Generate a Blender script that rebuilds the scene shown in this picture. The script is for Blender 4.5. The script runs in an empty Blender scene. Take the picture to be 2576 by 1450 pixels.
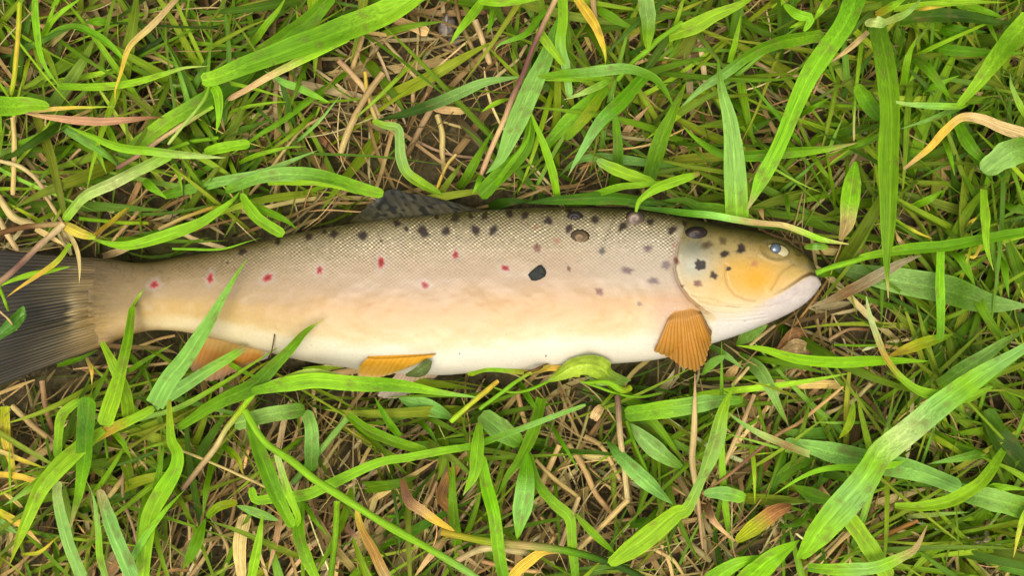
import bpy, bmesh, math, random
import numpy as np
from mathutils import Vector

# ------------------------------------------------------------------ camera, world, sun
SC = bpy.context.scene
COL = SC.collection
CAM_H = 0.50            # camera height above the soil
ZC = 0.022              # mid-plane of the lying fish
W0 = 0.40               # width of ground seen in the mid-plane of the fish

cam = bpy.data.objects.new('camera', bpy.data.cameras.new('camera'))
COL.objects.link(cam)
cam.location = (0, 0, CAM_H)
cam.data.sensor_width = 36.0
cam.data.lens = 36.0 * (CAM_H - ZC) / W0
cam.data.clip_start = 0.01
cam.data.clip_end = 200
cam.data.dof.use_dof = True
cam.data.dof.focus_distance = CAM_H - 0.036
cam.data.dof.aperture_fstop = 9.0
SC.camera = cam

SUN_EL, SUN_AZ = math.radians(74), math.radians(200)   # azimuth from +Y, clockwise
world = bpy.data.worlds.new('World')
SC.world = world
world.use_nodes = True
wn, wl = world.node_tree.nodes, world.node_tree.links
wn.clear()
sky = wn.new('ShaderNodeTexSky')
sky.sky_type = 'NISHITA'
sky.sun_disc = False
sky.sun_elevation = SUN_EL
sky.sun_rotation = SUN_AZ
sky.dust_density = 3.0
hsv = wn.new('ShaderNodeHueSaturation')       # thin cloud: much greyer than a clear sky
hsv.inputs['Saturation'].default_value = 0.12
bg = wn.new('ShaderNodeBackground')
bg.inputs['Strength'].default_value = 0.15
wo = wn.new('ShaderNodeOutputWorld')
wl.new(sky.outputs[0], hsv.inputs['Color'])
wl.new(hsv.outputs[0], bg.inputs['Color'])
wl.new(bg.outputs[0], wo.inputs['Surface'])

sun = bpy.data.objects.new('sun', bpy.data.lights.new('sun', 'SUN'))
COL.objects.link(sun)
sun.data.energy = 1.5
sun.data.angle = math.radians(32)
sun.data.color = (1.0, 0.95, 0.86)
d = Vector((math.sin(SUN_AZ) * math.cos(SUN_EL), math.cos(SUN_AZ) * math.cos(SUN_EL), math.sin(SUN_EL)))
sun.rotation_euler = (-d).to_track_quat('-Z', 'Y').to_euler()
sun.location = d * 3

SC.view_settings.view_transform = 'Standard'
SC.view_settings.look = 'None'
SC.view_settings.gamma = 1
SC.view_settings.use_curve_mapping = False
SC.view_settings.exposure = 1.1

random.seed(7)
rng = np.random.default_rng(11)

# ------------------------------------------------------------------ measuring helpers
def P(px, py, z):
    """position on the photograph (2576 x 1450) at a height z above the soil -> world point"""
    k = W0 / 2576 * (CAM_H - z) / (CAM_H - ZC)
    return (np.asarray(px, float) - 1288) * k, (725 - np.asarray(py, float)) * k, np.asarray(z, float) + 0 * np.asarray(px, float)

def PXM(px):            # a length in photo pixels, in metres
    return px * W0 / 2576

def lin(c):
    c = np.asarray(c, float) / 255.0
    return np.where(c <= 0.04045, c / 12.92, ((c + 0.055) / 1.055) ** 2.4)

def smooth(a, b, x):
    t = np.clip((x - a) / (b - a), 0, 1)
    return t * t * (3 - 2 * t)

def _hash(ix, iy, s):
    h = (ix.astype(np.int64) * 374761393 + iy.astype(np.int64) * 668265263 + s * 974711) & 0x7fffffff
    h = ((h ^ (h >> 13)) * 1274126177) & 0x7fffffff
    return ((h ^ (h >> 16)) & 0xffff) / 65535.0

def vnoise(x, y, s=0):
    ix, iy = np.floor(x), np.floor(y)
    fx, fy = x - ix, y - iy
    fx, fy = fx * fx * (3 - 2 * fx), fy * fy * (3 - 2 * fy)
    a, b = _hash(ix, iy, s), _hash(ix + 1, iy, s)
    c, d_ = _hash(ix, iy + 1, s), _hash(ix + 1, iy + 1, s)
    return (a * (1 - fx) + b * fx) * (1 - fy) + (c * (1 - fx) + d_ * fx) * fy

def fbm(x, y, s=0, o=4):
    v, a, t = 0, 0.5, 0
    for k in range(o):
        v = v + a * vnoise(x * 2 ** k, y * 2 ** k, s + k * 17)
        t += a
        a *= 0.5
    return v / t

def spline(pts, n):
    """Catmull-Rom through pts (k, dim), n samples evenly by arc length"""
    p = np.asarray(pts, float)
    if len(p) == 2:
        p = np.array([p[0], (p[0] + p[1]) / 2, p[1]])
    q = np.vstack([2 * p[0] - p[1], p, 2 * p[-1] - p[-2]])
    out = []
    for i in range(1, len(q) - 2):
        t = np.linspace(0, 1, 24, endpoint=False)[:, None]
        p0, p1, p2, p3 = q[i - 1], q[i], q[i + 1], q[i + 2]
        out.append(0.5 * (2 * p1 + (p2 - p0) * t + (2 * p0 - 5 * p1 + 4 * p2 - p3) * t ** 2 + (3 * p1 - p0 - 3 * p2 + p3) * t ** 3))
    out.append(p[-1:])
    c = np.vstack(out)
    s = np.concatenate([[0], np.cumsum(np.linalg.norm(np.diff(c[:, :2], axis=0), axis=1))])
    u = np.linspace(0, s[-1], n)
    return np.stack([np.interp(u, s, c[:, k]) for k in range(c.shape[1])], 1), s[-1]

def polydist(px, py, poly):
    """distance to an open polyline, and signed side (positive on its right when walking along it, y down)"""
    best = np.full(px.shape, 1e9)
    side = np.zeros(px.shape)
    tt = np.zeros(px.shape)
    m = len(poly) - 1
    for i in range(m):
        ax, ay = poly[i]
        bx, by = poly[i + 1]
        dx, dy = bx - ax, by - ay
        t = np.clip(((px - ax) * dx + (py - ay) * dy) / (dx * dx + dy * dy), 0, 1)
        ex, ey = px - (ax + t * dx), py - (ay + t * dy)
        dd = np.hypot(ex, ey)
        w = dd < best
        best = np.where(w, dd, best)
        side = np.where(w, np.sign(dx * ey - dy * ex), side)
        tt = np.where(w, (i + t) / m, tt)
    return best, side, tt

def inside(px, py, poly):
    r = np.zeros(np.shape(px), bool)
    n = len(poly)
    for i in range(n):
        x1, y1 = poly[i]
        x2, y2 = poly[(i + 1) % n]
        c = ((y1 > py) != (y2 > py))
        with np.errstate(divide='ignore', invalid='ignore'):
            xx = (x2 - x1) * (py - y1) / (y2 - y1 + 1e-12) + x1
        r ^= c & (px < xx)
    return r

# ------------------------------------------------------------------ object helpers
def tag(o, label=None, cat=None, group=None, kind=None):
    if label: o['label'] = label
    if cat: o['category'] = cat
    if group: o['group'] = group
    if kind: o['kind'] = kind
    return o

def np_mesh(name, verts, faces, mat, parent=None, attrs=None, smooth_=True):
    """verts (n,3), faces (m,4) or (m,3) numpy -> one linked mesh object"""
    verts = np.asarray(verts, np.float32)
    faces = np.asarray(faces, np.int32)
    me = bpy.data.meshes.new(name)
    k = faces.shape[1]
    me.vertices.add(len(verts))
    me.vertices.foreach_set('co', verts.ravel())
    me.loops.add(faces.size)
    me.loops.foreach_set('vertex_index', faces.ravel())
    me.polygons.add(len(faces))
    me.polygons.foreach_set('loop_start', np.arange(0, faces.size, k, dtype=np.int32))
    me.polygons.foreach_set('loop_total', np.full(len(faces), k, np.int32))
    me.polygons.foreach_set('use_smooth', np.full(len(faces), smooth_, bool))
    me.update(calc_edges=True)
    for an, v in (attrs or {}).items():
        v = np.asarray(v, np.float32)
        if v.ndim == 2:
            a = me.attributes.new(an, 'FLOAT_COLOR', 'POINT')
            if v.shape[1] == 3:
                v = np.hstack([v, np.ones((len(v), 1), np.float32)])
            a.data.foreach_set('color', v.astype(np.float32).ravel())
        else:
            a = me.attributes.new(an, 'FLOAT', 'POINT')
            a.data.foreach_set('value', v.ravel())
    me.materials.append(mat)
    o = bpy.data.objects.new(name, me)
    COL.objects.link(o)
    if parent: o.parent = parent
    return o

def grid_faces(nu, nv, wrap=False, base=0):
    i = np.arange(nu - 1)[:, None]
    j = np.arange(nv if wrap else nv - 1)[None, :]
    j2 = (j + 1) % nv
    f = np.stack([i * nv + j, (i + 1) * nv + j, (i + 1) * nv + j2, i * nv + j2], -1)
    return f.reshape(-1, 4) + base

def empty(name, loc=(0, 0, 0)):
    o = bpy.data.objects.new(name, None)
    o.empty_display_size = 0.02
    o.location = loc
    COL.objects.link(o)
    return o

# ------------------------------------------------------------------ materials
def new_mat(name):
    m = bpy.data.materials.new(name)
    m.use_nodes = True
    m.node_tree.nodes.clear()
    return m, m.node_tree.nodes, m.node_tree.links

def N(ns, t, **kw):
    n = ns.new(t)
    for k, v in kw.items():
        if k in n.inputs.keys() if isinstance(k, str) else False:
            n.inputs[k].default_value = v
        else:
            setattr(n, k, v)
    return n

def math_(ns, ls, op, a, b=None, c=None):
    n = ns.new('ShaderNodeMath'); n.operation = op
    for i, v in enumerate((a, b, c)):
        if v is None: continue
        if isinstance(v, (int, float)): n.inputs[i].default_value = v
        else: ls.new(v, n.inputs[i])
    return n.outputs[0]

def mix_mul(ns, ls, col, fac):
    n = ns.new('ShaderNodeVectorMath'); n.operation = 'SCALE'
    ls.new(col, n.inputs[0]); ls.new(fac, n.inputs['Scale'])
    return n.outputs[0]

def leaf_material(name, transl=0.35, rough=0.42, spec=0.45, vein=0.16, veins=10.0, coat=0.0):
    m, ns, ls = new_mat(name)
    at = N(ns, 'ShaderNodeAttribute', attribute_name='col')
    au = N(ns, 'ShaderNodeAttribute', attribute_name='bu')
    av = N(ns, 'ShaderNodeAttribute', attribute_name='bv')
    sep = N(ns, 'ShaderNodeSeparateColor'); ls.new(at.outputs['Color'], sep.inputs[0])
    cz = math_(ns, ls, 'MULTIPLY', sep.outputs[1], 97.0)
    cx = ns.new('ShaderNodeCombineXYZ')
    ls.new(math_(ns, ls, 'MULTIPLY', au.outputs['Fac'], 8.0), cx.inputs[0])
    ls.new(math_(ns, ls, 'MULTIPLY', av.outputs['Fac'], 70.0), cx.inputs[1])
    ls.new(cz, cx.inputs[2])
    n1 = N(ns, 'ShaderNodeTexNoise'); n1.inputs['Scale'].default_value = 1.0; n1.inputs['Detail'].default_value = 3
    ls.new(cx.outputs[0], n1.inputs['Vector'])
    # fine mottling and small blemishes
    geo = ns.new('ShaderNodeNewGeometry')
    n2 = N(ns, 'ShaderNodeTexNoise'); n2.inputs['Scale'].default_value = 240.0; n2.inputs['Detail'].default_value = 4
    ls.new(geo.outputs['Position'], n2.inputs['Vector'])
    sv = math_(ns, ls, 'SINE', math_(ns, ls, 'MULTIPLY', au.outputs['Fac'], veins * 3.14159))
    f = math_(ns, ls, 'MULTIPLY_ADD', n1.outputs['Fac'], 1.3, 0.35)
    f = math_(ns, ls, 'MULTIPLY', f, math_(ns, ls, 'MULTIPLY_ADD', n2.outputs['Fac'], 0.5, 0.75))
    f = math_(ns, ls, 'MULTIPLY', f, math_(ns, ls, 'MULTIPLY_ADD', sv, vein * 0.5, 1.0))
    # paler midrib
    au_abs = math_(ns, ls, 'ABSOLUTE', au.outputs['Fac'])
    rib = ns.new('ShaderNodeMapRange'); rib.inputs['From Min'].default_value = 0.0; rib.inputs['From Max'].default_value = 0.14
    rib.inputs['To Min'].default_value = 1.32; rib.inputs['To Max'].default_value = 1.0
    ls.new(au_abs, rib.inputs['Value'])
    f = math_(ns, ls, 'MULTIPLY', f, rib.outputs[0])
    col = mix_mul(ns, ls, at.outputs['Color'], f)
    bump = ns.new('ShaderNodeBump'); bump.inputs['Strength'].default_value = 0.35; bump.inputs['Distance'].default_value = 0.0004
    h = math_(ns, ls, 'ADD', math_(ns, ls, 'MULTIPLY', sv, 0.5), n1.outputs['Fac'])
    ls.new(h, bump.inputs['Height'])
    p = ns.new('ShaderNodeBsdfPrincipled')
    p.inputs['Roughness'].default_value = rough
    p.inputs['Specular IOR Level'].default_value = spec
    p.inputs['Coat Weight'].default_value = coat
    ls.new(col, p.inputs['Base Color']); ls.new(bump.outputs[0], p.inputs['Normal'])
    tr = ns.new('ShaderNodeBsdfTranslucent')
    tc = ns.new('ShaderNodeVectorMath'); tc.operation = 'MULTIPLY'; tc.inputs[1].default_value = (1.15, 1.1, 0.35)
    ls.new(col, tc.inputs[0]); ls.new(tc.outputs[0], tr.inputs['Color'])
    mx = ns.new('ShaderNodeMixShader'); mx.inputs[0].default_value = transl
    ls.new(p.outputs[0], mx.inputs[1]); ls.new(tr.outputs[0], mx.inputs[2])
    out = ns.new('ShaderNodeOutputMaterial'); ls.new(mx.outputs[0], out.inputs['Surface'])
    return m

M_GREEN = leaf_material('grass_leaf', 0.42, 0.48, 0.16, vein=.05, veins=15)
M_DRY = leaf_material('dry_grass', 0.12, 0.62, 0.12, vein=0.3, veins=6)
M_LEAF = leaf_material('broad_leaf', 0.30, 0.45, 0.4, vein=0.04, veins=4)

def skin_material(name, rough, coat, transl=0.0, bump_s=0.15, nscale=900.0, spec=0.4):
    m, ns, ls = new_mat(name)
    at = N(ns, 'ShaderNodeAttribute', attribute_name='col')
    geo = ns.new('ShaderNodeNewGeometry')
    n = N(ns, 'ShaderNodeTexNoise'); n.inputs['Scale'].default_value = nscale; n.inputs['Detail'].default_value = 4
    ls.new(geo.outputs['Position'], n.inputs['Vector'])
    col = mix_mul(ns, ls, at.outputs['Color'], math_(ns, ls, 'MULTIPLY_ADD', n.outputs['Fac'], 0.24, 0.88))
    bump = ns.new('ShaderNodeBump'); bump.inputs['Strength'].default_value = bump_s; bump.inputs['Distance'].default_value = 0.0003
    ls.new(n.outputs['Fac'], bump.inputs['Height'])
    p = ns.new('ShaderNodeBsdfPrincipled')
    ls.new(col, p.inputs['Base Color']); ls.new(bump.outputs[0], p.inputs['Normal'])
    rr = math_(ns, ls, 'MULTIPLY_ADD', n.outputs['Fac'], 0.2, rough - 0.1)
    ls.new(rr, p.inputs['Roughness'])
    p.inputs['Coat Weight'].default_value = coat
    p.inputs['Coat Roughness'].default_value = 0.22
    p.inputs['Specular IOR Level'].default_value = spec
    out = ns.new('ShaderNodeOutputMaterial')
    if transl > 0:
        tr = ns.new('ShaderNodeBsdfTranslucent'); ls.new(col, tr.inputs['Color'])
        mx = ns.new('ShaderNodeMixShader'); mx.inputs[0].default_value = transl
        ls.new(p.outputs[0], mx.inputs[1]); ls.new(tr.outputs[0], mx.inputs[2])
        ls.new(mx.outputs[0], out.inputs['Surface'])
    else:
        ls.new(p.outputs[0], out.inputs['Surface'])
    return m

M_SKIN = skin_material('trout_skin', 0.46, 0.12, bump_s=.25, spec=.28)
M_FIN = skin_material('fin_membrane', 0.5, 0.04, transl=0.26, spec=.25)
M_EYE = skin_material('fish_eye', 0.12, 0.9, bump_s=0.0)
M_SHELL = skin_material('shell_horn', 0.5, 0.08, bump_s=0.5, spec=.18)
M_STONE = skin_material('stone_chip', 0.8, 0.0, bump_s=0.6, spec=.25)

def soil_material():
    m, ns, ls = new_mat('soil')
    geo = ns.new('ShaderNodeNewGeometry')
    n1 = N(ns, 'ShaderNodeTexNoise'); n1.inputs['Scale'].default_value = 38; n1.inputs['Detail'].default_value = 6
    n2 = N(ns, 'ShaderNodeTexNoise'); n2.inputs['Scale'].default_value = 420; n2.inputs['Detail'].default_value = 5
    n3 = N(ns, 'ShaderNodeTexNoise'); n3.inputs['Scale'].default_value = 16; n3.inputs['Detail'].default_value = 4
    for n in (n1, n2, n3): ls.new(geo.outputs['Position'], n.inputs['Vector'])
    r = ns.new('ShaderNodeValToRGB')
    e = r.color_ramp.elements
    e[0].position = 0.3; e[0].color = (0.020, 0.015, 0.005, 1)
    e[1].position = 0.75; e[1].color = (0.12, 0.092, 0.042, 1)
    k = e.new(0.52); k.color = (0.050, 0.037, 0.014, 1)
    ls.new(math_(ns, ls, 'MULTIPLY_ADD', n2.outputs['Fac'], 0.6, math_(ns, ls, 'MULTIPLY', n1.outputs['Fac'], 0.42)), r.inputs[0])
    moss = ns.new('ShaderNodeValToRGB')
    moss.color_ramp.elements[0].position = 0.5; moss.color_ramp.elements[0].color = (0, 0, 0, 1)
    moss.color_ramp.elements[1].position = 0.66; moss.color_ramp.elements[1].color = (1, 1, 1, 1)
    ls.new(n3.outputs['Fac'], moss.inputs[0])
    mx = ns.new('ShaderNodeMix'); mx.data_type = 'RGBA'
    ls.new(math_(ns, ls, 'MULTIPLY', moss.outputs[0], 0.55), mx.inputs['Factor'])
    ls.new(r.outputs[0], mx.inputs['A']); mx.inputs['B'].default_value = (0.05, 0.052, 0.008, 1)
    bump = ns.new('ShaderNodeBump'); bump.inputs['Strength'].default_value = 0.9; bump.inputs['Distance'].default_value = 0.002
    ls.new(n2.outputs['Fac'], bump.inputs['Height'])
    p = ns.new('ShaderNodeBsdfPrincipled'); p.inputs['Roughness'].default_value = 0.9; p.inputs['Specular IOR Level'].default_value = 0.2
    ls.new(mx.outputs['Result'], p.inputs['Base Color']); ls.new(bump.outputs[0], p.inputs['Normal'])
    out = ns.new('ShaderNodeOutputMaterial'); ls.new(p.outputs[0], out.inputs['Surface'])
    return m
M_SOIL = soil_material()

# ------------------------------------------------------------------ ground
gx = np.concatenate([-np.geomspace(30, 0.36, 14), np.linspace(-0.35, 0.35, 351), np.geomspace(0.36, 30, 14)])
gy = np.concatenate([-np.geomspace(30, 0.26, 14), np.linspace(-0.25, 0.25, 251), np.geomspace(0.26, 30, 14)])
GX, GY = np.meshgrid(gx, gy, indexing='ij')
def soil_h(x, y):
    return (fbm(x * 30 + 50, y * 30 + 50, 3, 3) - 0.5) * 0.007 + (fbm(x * 140 + 90, y * 140 + 90, 5, 4) - 0.5) * 0.005 - 0.001
fade = smooth(0.6, 0.3, np.maximum(np.abs(GX), np.abs(GY)))
GZ = soil_h(np.clip(GX, -1, 1), np.clip(GY, -1, 1)) * fade
tag(np_mesh('ground', np.stack([GX, GY, GZ], -1).reshape(-1, 3), grid_faces(len(gx), len(gy)), M_SOIL), kind='structure')

# ------------------------------------------------------------------ the trout
TOP = [(150,668),(200,658),(240,654),(290,656),(340,661),(390,659),(450,648),(520,637),(600,620),(680,602),(760,584),(840,570),(920,557),(1000,547),
       (1100,539),(1200,531),(1300,525),(1400,522),(1500,523),(1600,530),(1700,545),(1760,556),(1820,568),(1880,579),(1930,591),(1965,603),
       (1995,620),(2020,638),(2040,656),(2050,667),(2055,680),(2058,697),(2062,706),(2066,714)]
BOT = [(150,872),(200,872),(245,872),(283,860),(317,847),(360,835),(400,831),(450,834),(500,843),(560,858),(620,873),(680,888),(733,902),(800,915),(860,924),(930,934),
       (1000,941),(1080,944),(1126,944),(1200,938),(1326,932),(1426,924),(1542,916),(1640,907),(1700,895),(1750,880),(1789,866),(1867,840),(1950,806),
       (2000,781),(2030,760),(2048,742),(2058,728),(2066,716)]
HZ = [(150,.6),(222,1.0),(245,3.0),(275,5.0),(330,6.6),(420,8.6),(560,11.2),(760,14.2),(1000,16.6),(1250,17.8),(1500,18),(1650,17.6),(1750,16.6),(1850,15),(1930,12.6),
      (1990,9.6),(2030,6.6),(2050,4.2),(2060,2.2),(2066,0.5)]
def _ip(tab, x):
    a = np.array(tab, float)
    c, _ = spline(a, 400)
    o = np.argsort(c[:, 0])
    return np.interp(x, c[o, 0], c[o, 1])
def fish_top(px, py):
    """height of the upper flank above the soil"""
    yt, yb, hz = _ip(TOP, px), _ip(BOT, px), _ip(HZ, px) * 1e-3
    v = np.clip((py - (yt + yb) / 2) / ((yb - yt) / 2), -1, 1)
    return ZC + hz * np.sqrt(np.clip(1 - v * v, 0, 1)) ** 0.70

OPERC = [(1716,590),(1708,625),(1700,676),(1706,700),(1716,722),(1737,750),(1766,774),(1800,796)]
PREOP = [(1826,668),(1825,695),(1832,720),(1850,743),(1880,756),(1900,758)]
MOUTH = [(2062,693),(2040,688),(2022,695),(2000,710),(1975,727),(1950,741),(1925,750)]
MAXIL = [(1998,664),(1975,677),(1962,692),(1952,712),(1942,728)]
JAWLN = [(1728,738),(1760,748),(1800,752),(1830,768),(1880,776),(1935,770),(1985,756),(2010,735)]
BRANCH = [[(1752,770),(1800,783),(1850,787),(1910,785)],[(1766,785),(1810,797),(1860,800),(1925,792)],[(1782,800),(1825,810),(1880,808),(1930,800)],
          [(1760,756),(1800,766),(1845,770),(1890,768)]]
LATERAL = [(250,733),(400,712),(560,692),(800,660),(900,648),(1000,640),(1150,629),(1300,626),(1500,627),(1640,625),(1712,618)]

# spots: x, y, radius, kind  (d dark brown, r red, p purple grey, f faint red, k near black, o olive)
SP = []
def _z(c, r, s):
    for q in s.split(';'):
        a = q.split()
        SP.append((859 * c + float(a[0]) / 3, 483.2 * r + float(a[1]) / 3, float(a[2]) / 3, a[3]))
_z(1, 1, "160 330 35 d;420 235 30 d;490 280 20 d;615 300 42 d;790 295 34 d;720 190 19 d;855 195 38 d;975 180 22 d;1080 180 28 d;1010 290 34 d;"
         "1145 290 38 d;1270 165 30 d;1385 180 30 d;1560 220 32 d;1465 265 19 f;1910 210 30 d;1720 275 30 d;1715 140 22 d;2120 260 36 d;2330 225 28 d;"
         "2495 290 33 d;2310 425 36 p;1965 445 30 b;2160 590 40 p;2450 550 40 p;2355 670 40 p;1945 750 38 q;2250 845 22 p;1715 580 23 q;1625 370 30 f;"
         "1475 420 34 q;1235 575 29 r;860 475 28 r;630 705 32 r;300 530 36 r;300 370 14 o;2500 400 16 f;890 1222 7 k;1542 1240 7 k")
_z(0, 1, "1165 700 32 r;1585 655 32 r;2020 645 35 r;2410 590 30 r;1830 450 32 d;2095 375 28 d;2330 340 30 d;2520 320 30 d;1715 535 9 d;2450 300 18 d")
_z(2, 1, "180 400 38 o;440 430 38 d;310 470 33 d;135 555 46 k;345 580 20 d;230 630 31 d;110 690 33 q;300 370 34 o;-5 712 17 q;-50 520 26 q;540 540 32 f;10 235 25 d")

nx, nt, nb = 1150, 300, 44
xs = np.concatenate([np.linspace(222, 2030, nx - 60), np.linspace(2031, 2065.9, 60)])
th = np.concatenate([np.linspace(0, math.pi, nt, endpoint=False), np.linspace(math.pi, 2 * math.pi, nb, endpoint=False)])
XX, TH = np.meshgrid(xs, th, indexing='ij')
yt, yb, hz = _ip(TOP, xs)[:, None], _ip(BOT, xs)[:, None], _ip(HZ, xs)[:, None] * 1e-3
YY = (yt + yb) / 2 - (yb - yt) / 2 * np.cos(TH)
sn = np.sin(TH)
ZZ = ZC + hz * np.sign(sn) * np.abs(sn) ** 0.70
T = (YY - yt) / np.maximum(yb - yt, 1e-6)
up = np.clip(sn, 0, 1)
upw = smooth(0.0, 0.25, up)

# scales: a diamond lattice, coarser up the flank
warp = (fbm(XX / 60, YY / 60, 21, 2) - 0.5) * 10
warp2 = (fbm(XX / 50 + 9, YY / 50, 23, 2) - 0.5) * 8
cell = np.cos((XX + warp) * 2 * math.pi / 11.5) * np.cos((YY + warp2 - .10 * XX) * 2 * math.pi / 9.0)
cell = np.sign(cell) * np.abs(cell) ** .7
scale_amt = smooth(1715, 1690, XX + 0.05 * (YY - 600)) * smooth(0.55, 0.10, T) * smooth(250, 1000, XX)
scale_var = 0.25 + 1.5 * fbm(XX / 30, YY / 26, 33, 3) * (.6 + .8 * vnoise(XX / 7, YY / 6, 35))
relief = 0.00013 * cell * scale_amt

# gill cover, jaws, creases
head = XX > 1650
dO, sO, tO = polydist(XX, YY, OPERC)
dO_s = np.where(sO < 0, dO, -dO)                 # positive on the head side
plate = smooth(-5, 4, dO_s) * np.exp(-np.clip(dO_s, 0, 400) / 90) * smooth(0, 0.12, tO) * smooth(1.0, 0.8, tO)
relief = relief + head * (0.0010 * plate - 0.0006 * np.exp(-((dO_s + 4) / 3.0) ** 2) * smooth(0, .1, tO) * smooth(1, .85, tO))
dP, sP, _ = polydist(XX, YY, PREOP)
relief = relief - 0.00025 * np.exp(-(dP / 4) ** 2) + 0.0004 * np.where(sP < 0, np.exp(-dP / 28), 0) * smooth(0, 6, dP)
dM, sM, tM = polydist(XX, YY, MOUTH)
jl0 = np.interp(XX, [1925, 1950, 1975, 2000, 2022, 2040, 2062], [750, 741, 727, 710, 695, 688, 693])
relief = relief - (0.0009 * np.exp(-(dM / 3.4) ** 2) - 0.0005 * np.exp(-((YY - jl0 - 9) / 7) ** 2) * smooth(1930, 1990, XX)) * smooth(1, 0.4, tM)
dX, sX, _ = polydist(XX, YY, MAXIL)
relief = relief - 0.0003 * np.exp(-(dX / 3.2) ** 2) + 0.0003 * np.exp(-((dX - 9) / 8) ** 2)
dJ, _, _ = polydist(XX, YY, JAWLN)
relief = relief - 0.00022 * np.exp(-(dJ / 3.5) ** 2)
for b in BRANCH:
    db, _, _ = polydist(XX, YY, b)
    relief = relief - 0.00045 * np.exp(-(db / 3) ** 2)
eyed = np.hypot((XX - 1953) / 40, (YY - 630 - 0.12 * (XX - 1953)) / 25)
relief = relief - 0.0010 * smooth(1.1, 0.7, eyed) + 0.0003 * np.exp(-((eyed - 1.15) / 0.16) ** 2)
relief = relief + (fbm(XX / 70, YY / 50, 41, 3) - 0.5) * 0.0008 * smooth(150, 400, XX)
dL, _, _ = polydist(XX, YY, LATERAL)
relief = relief + 0.00004 * np.exp(-(dL / 2.2) ** 2)
ZZ = ZZ + relief * upw

# pigment -----------------------------------------------------------------
def ramp(t, stops):
    tt = np.array([s[0] for s in stops]); cc = np.array([lin(s[1]) for s in stops])
    return np.stack([np.interp(t, tt, cc[:, k]) for k in range(3)], -1)
tn = T + (fbm(XX / 90, YY / 40, 51, 3) - 0.5) * 0.10
mid = ramp(tn, [(0,(104,92,46)),(.05,(154,138,94)),(.12,(190,172,130)),(.20,(202,181,142)),(.30,(203,177,140)),(.42,(205,175,140)),(.50,(208,170,124)),
                (.60,(217,170,107)),(.69,(229,188,124)),(.78,(242,216,160)),(.85,(253,242,210)),(1,(250,234,206))])
tail = ramp(tn, [(0,(104,86,40)),(.15,(142,117,70)),(.35,(174,145,100)),(.5,(186,154,102)),(.62,(206,166,88)),(.76,(214,174,92)),(.84,(234,207,146)),(.93,(240,216,160)),(1,(228,194,136))])
stalk = ramp(tn, [(0,(100,82,40)),(.3,(144,118,70)),(.6,(166,136,80)),(.82,(200,162,86)),(1,(170,134,74))])
w = smooth(420, 1000, XX)[..., None]
C = tail * (1 - w) + mid * w
w = smooth(440, 300, XX + (fbm(XX / 25, YY / 25, 57, 3) - .5) * 70)[..., None]
C = C * (1 - w) + stalk * w
stk = (fbm(XX / 26 + 3, (YY - 755) / 3.2 / (1 + (300 - XX) / 500), 59, 3) - .5) * smooth(320, 235, XX) * .9
C = C * np.clip(1 + stk, .45, 1.6)[..., None] * (1 - .26 * smooth(340, 235, XX))[..., None]
# front flank: paler, pinker behind the gill cover
w = (smooth(1380, 1640, XX) * smooth(.05, .25, T) * smooth(.62, .45, T) * 0.6)[..., None]
C = C * (1 - w) + lin((212,196,168)) * w
w = (np.exp(-(((XX - 1690) / 60) ** 2 + ((YY - 800) / 60) ** 2)) * 0.55)[..., None]
C = C * (1 - w) + lin((224,180,160)) * w
# head
hd = smooth(-3, 4, dO_s) * (XX > 1690)
hw = np.where(XX > 1800, 1.0, hd)[..., None]
Hc = ramp(T + (fbm(XX / 50, YY / 40, 61, 3) - .5) * .08, [(0,(78,72,26)),(.08,(112,98,36)),(.16,(162,138,70)),(.24,(196,172,112)),(.36,(222,182,100)),(.5,(240,200,124)),(.62,(246,212,146)),
              (.74,(246,224,176)),(.86,(244,232,212)),(1,(240,228,214))])
def blob(C, x, y, rx, ry, col, a, pw=2):
    w = (np.exp(-(((XX - x) / rx) ** 2 + ((YY - y) / ry) ** 2) ** (pw / 2)) * a)[..., None]
    return C * (1 - w) + lin(col) * w
Hc = blob(Hc, 1900, 703, 66, 48, (246,178,14), .95)
Hc = blob(Hc, 1850, 680, 40, 40, (238,186,74), .6)
Hc = blob(Hc, 1742, 668, 50, 46, (208,204,176), .95)
Hc = blob(Hc, 1745, 625, 46, 22, (128,128,104), .85)
Hc = blob(Hc, 1830, 622, 46, 26, (204,178,112), .5)
Hc = blob(Hc, 2010, 660, 26, 20, (150,128,52), .75)
Hc = blob(Hc, 2046, 672, 18, 14, (78,72,36), .85)
Hc = blob(Hc, 1985, 686, 30, 14, (214,180,92), .7)
jaw = smooth(-4, 5, np.where(sM > 0, -dM, dM) * 1.0) * 0
# white lower jaw: below the mouth line
jl = np.interp(XX, [1880, 1925, 1950, 1975, 2000, 2022, 2040, 2070], [772, 752, 743, 729, 712, 698, 690, 690])
w = (smooth(0, 9, YY - jl) * smooth(1880, 1960, XX) * 0.9)[..., None]
Hc = Hc * (1 - w) + (lin((230,212,200)) * (.86 + .28 * fbm(XX / 16, YY / 9, 63, 3))[..., None]) * w
C = C * (1 - hw) + Hc * hw
w = (np.exp(-((dO_s - 6) / 4.5) ** 2) * .40 * (XX > 1690) * (YY > 640) * (YY < 790))[..., None]
C = C * (1 - w) + lin((232,214,176)) * w
w = (np.exp(-((dO_s + 12) / 7) ** 2) * .30 * (XX > 1640) * (YY > 600) * (YY < 780))[..., None]
C = C * (1 - w) + lin((176,132,104)) * w
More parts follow.
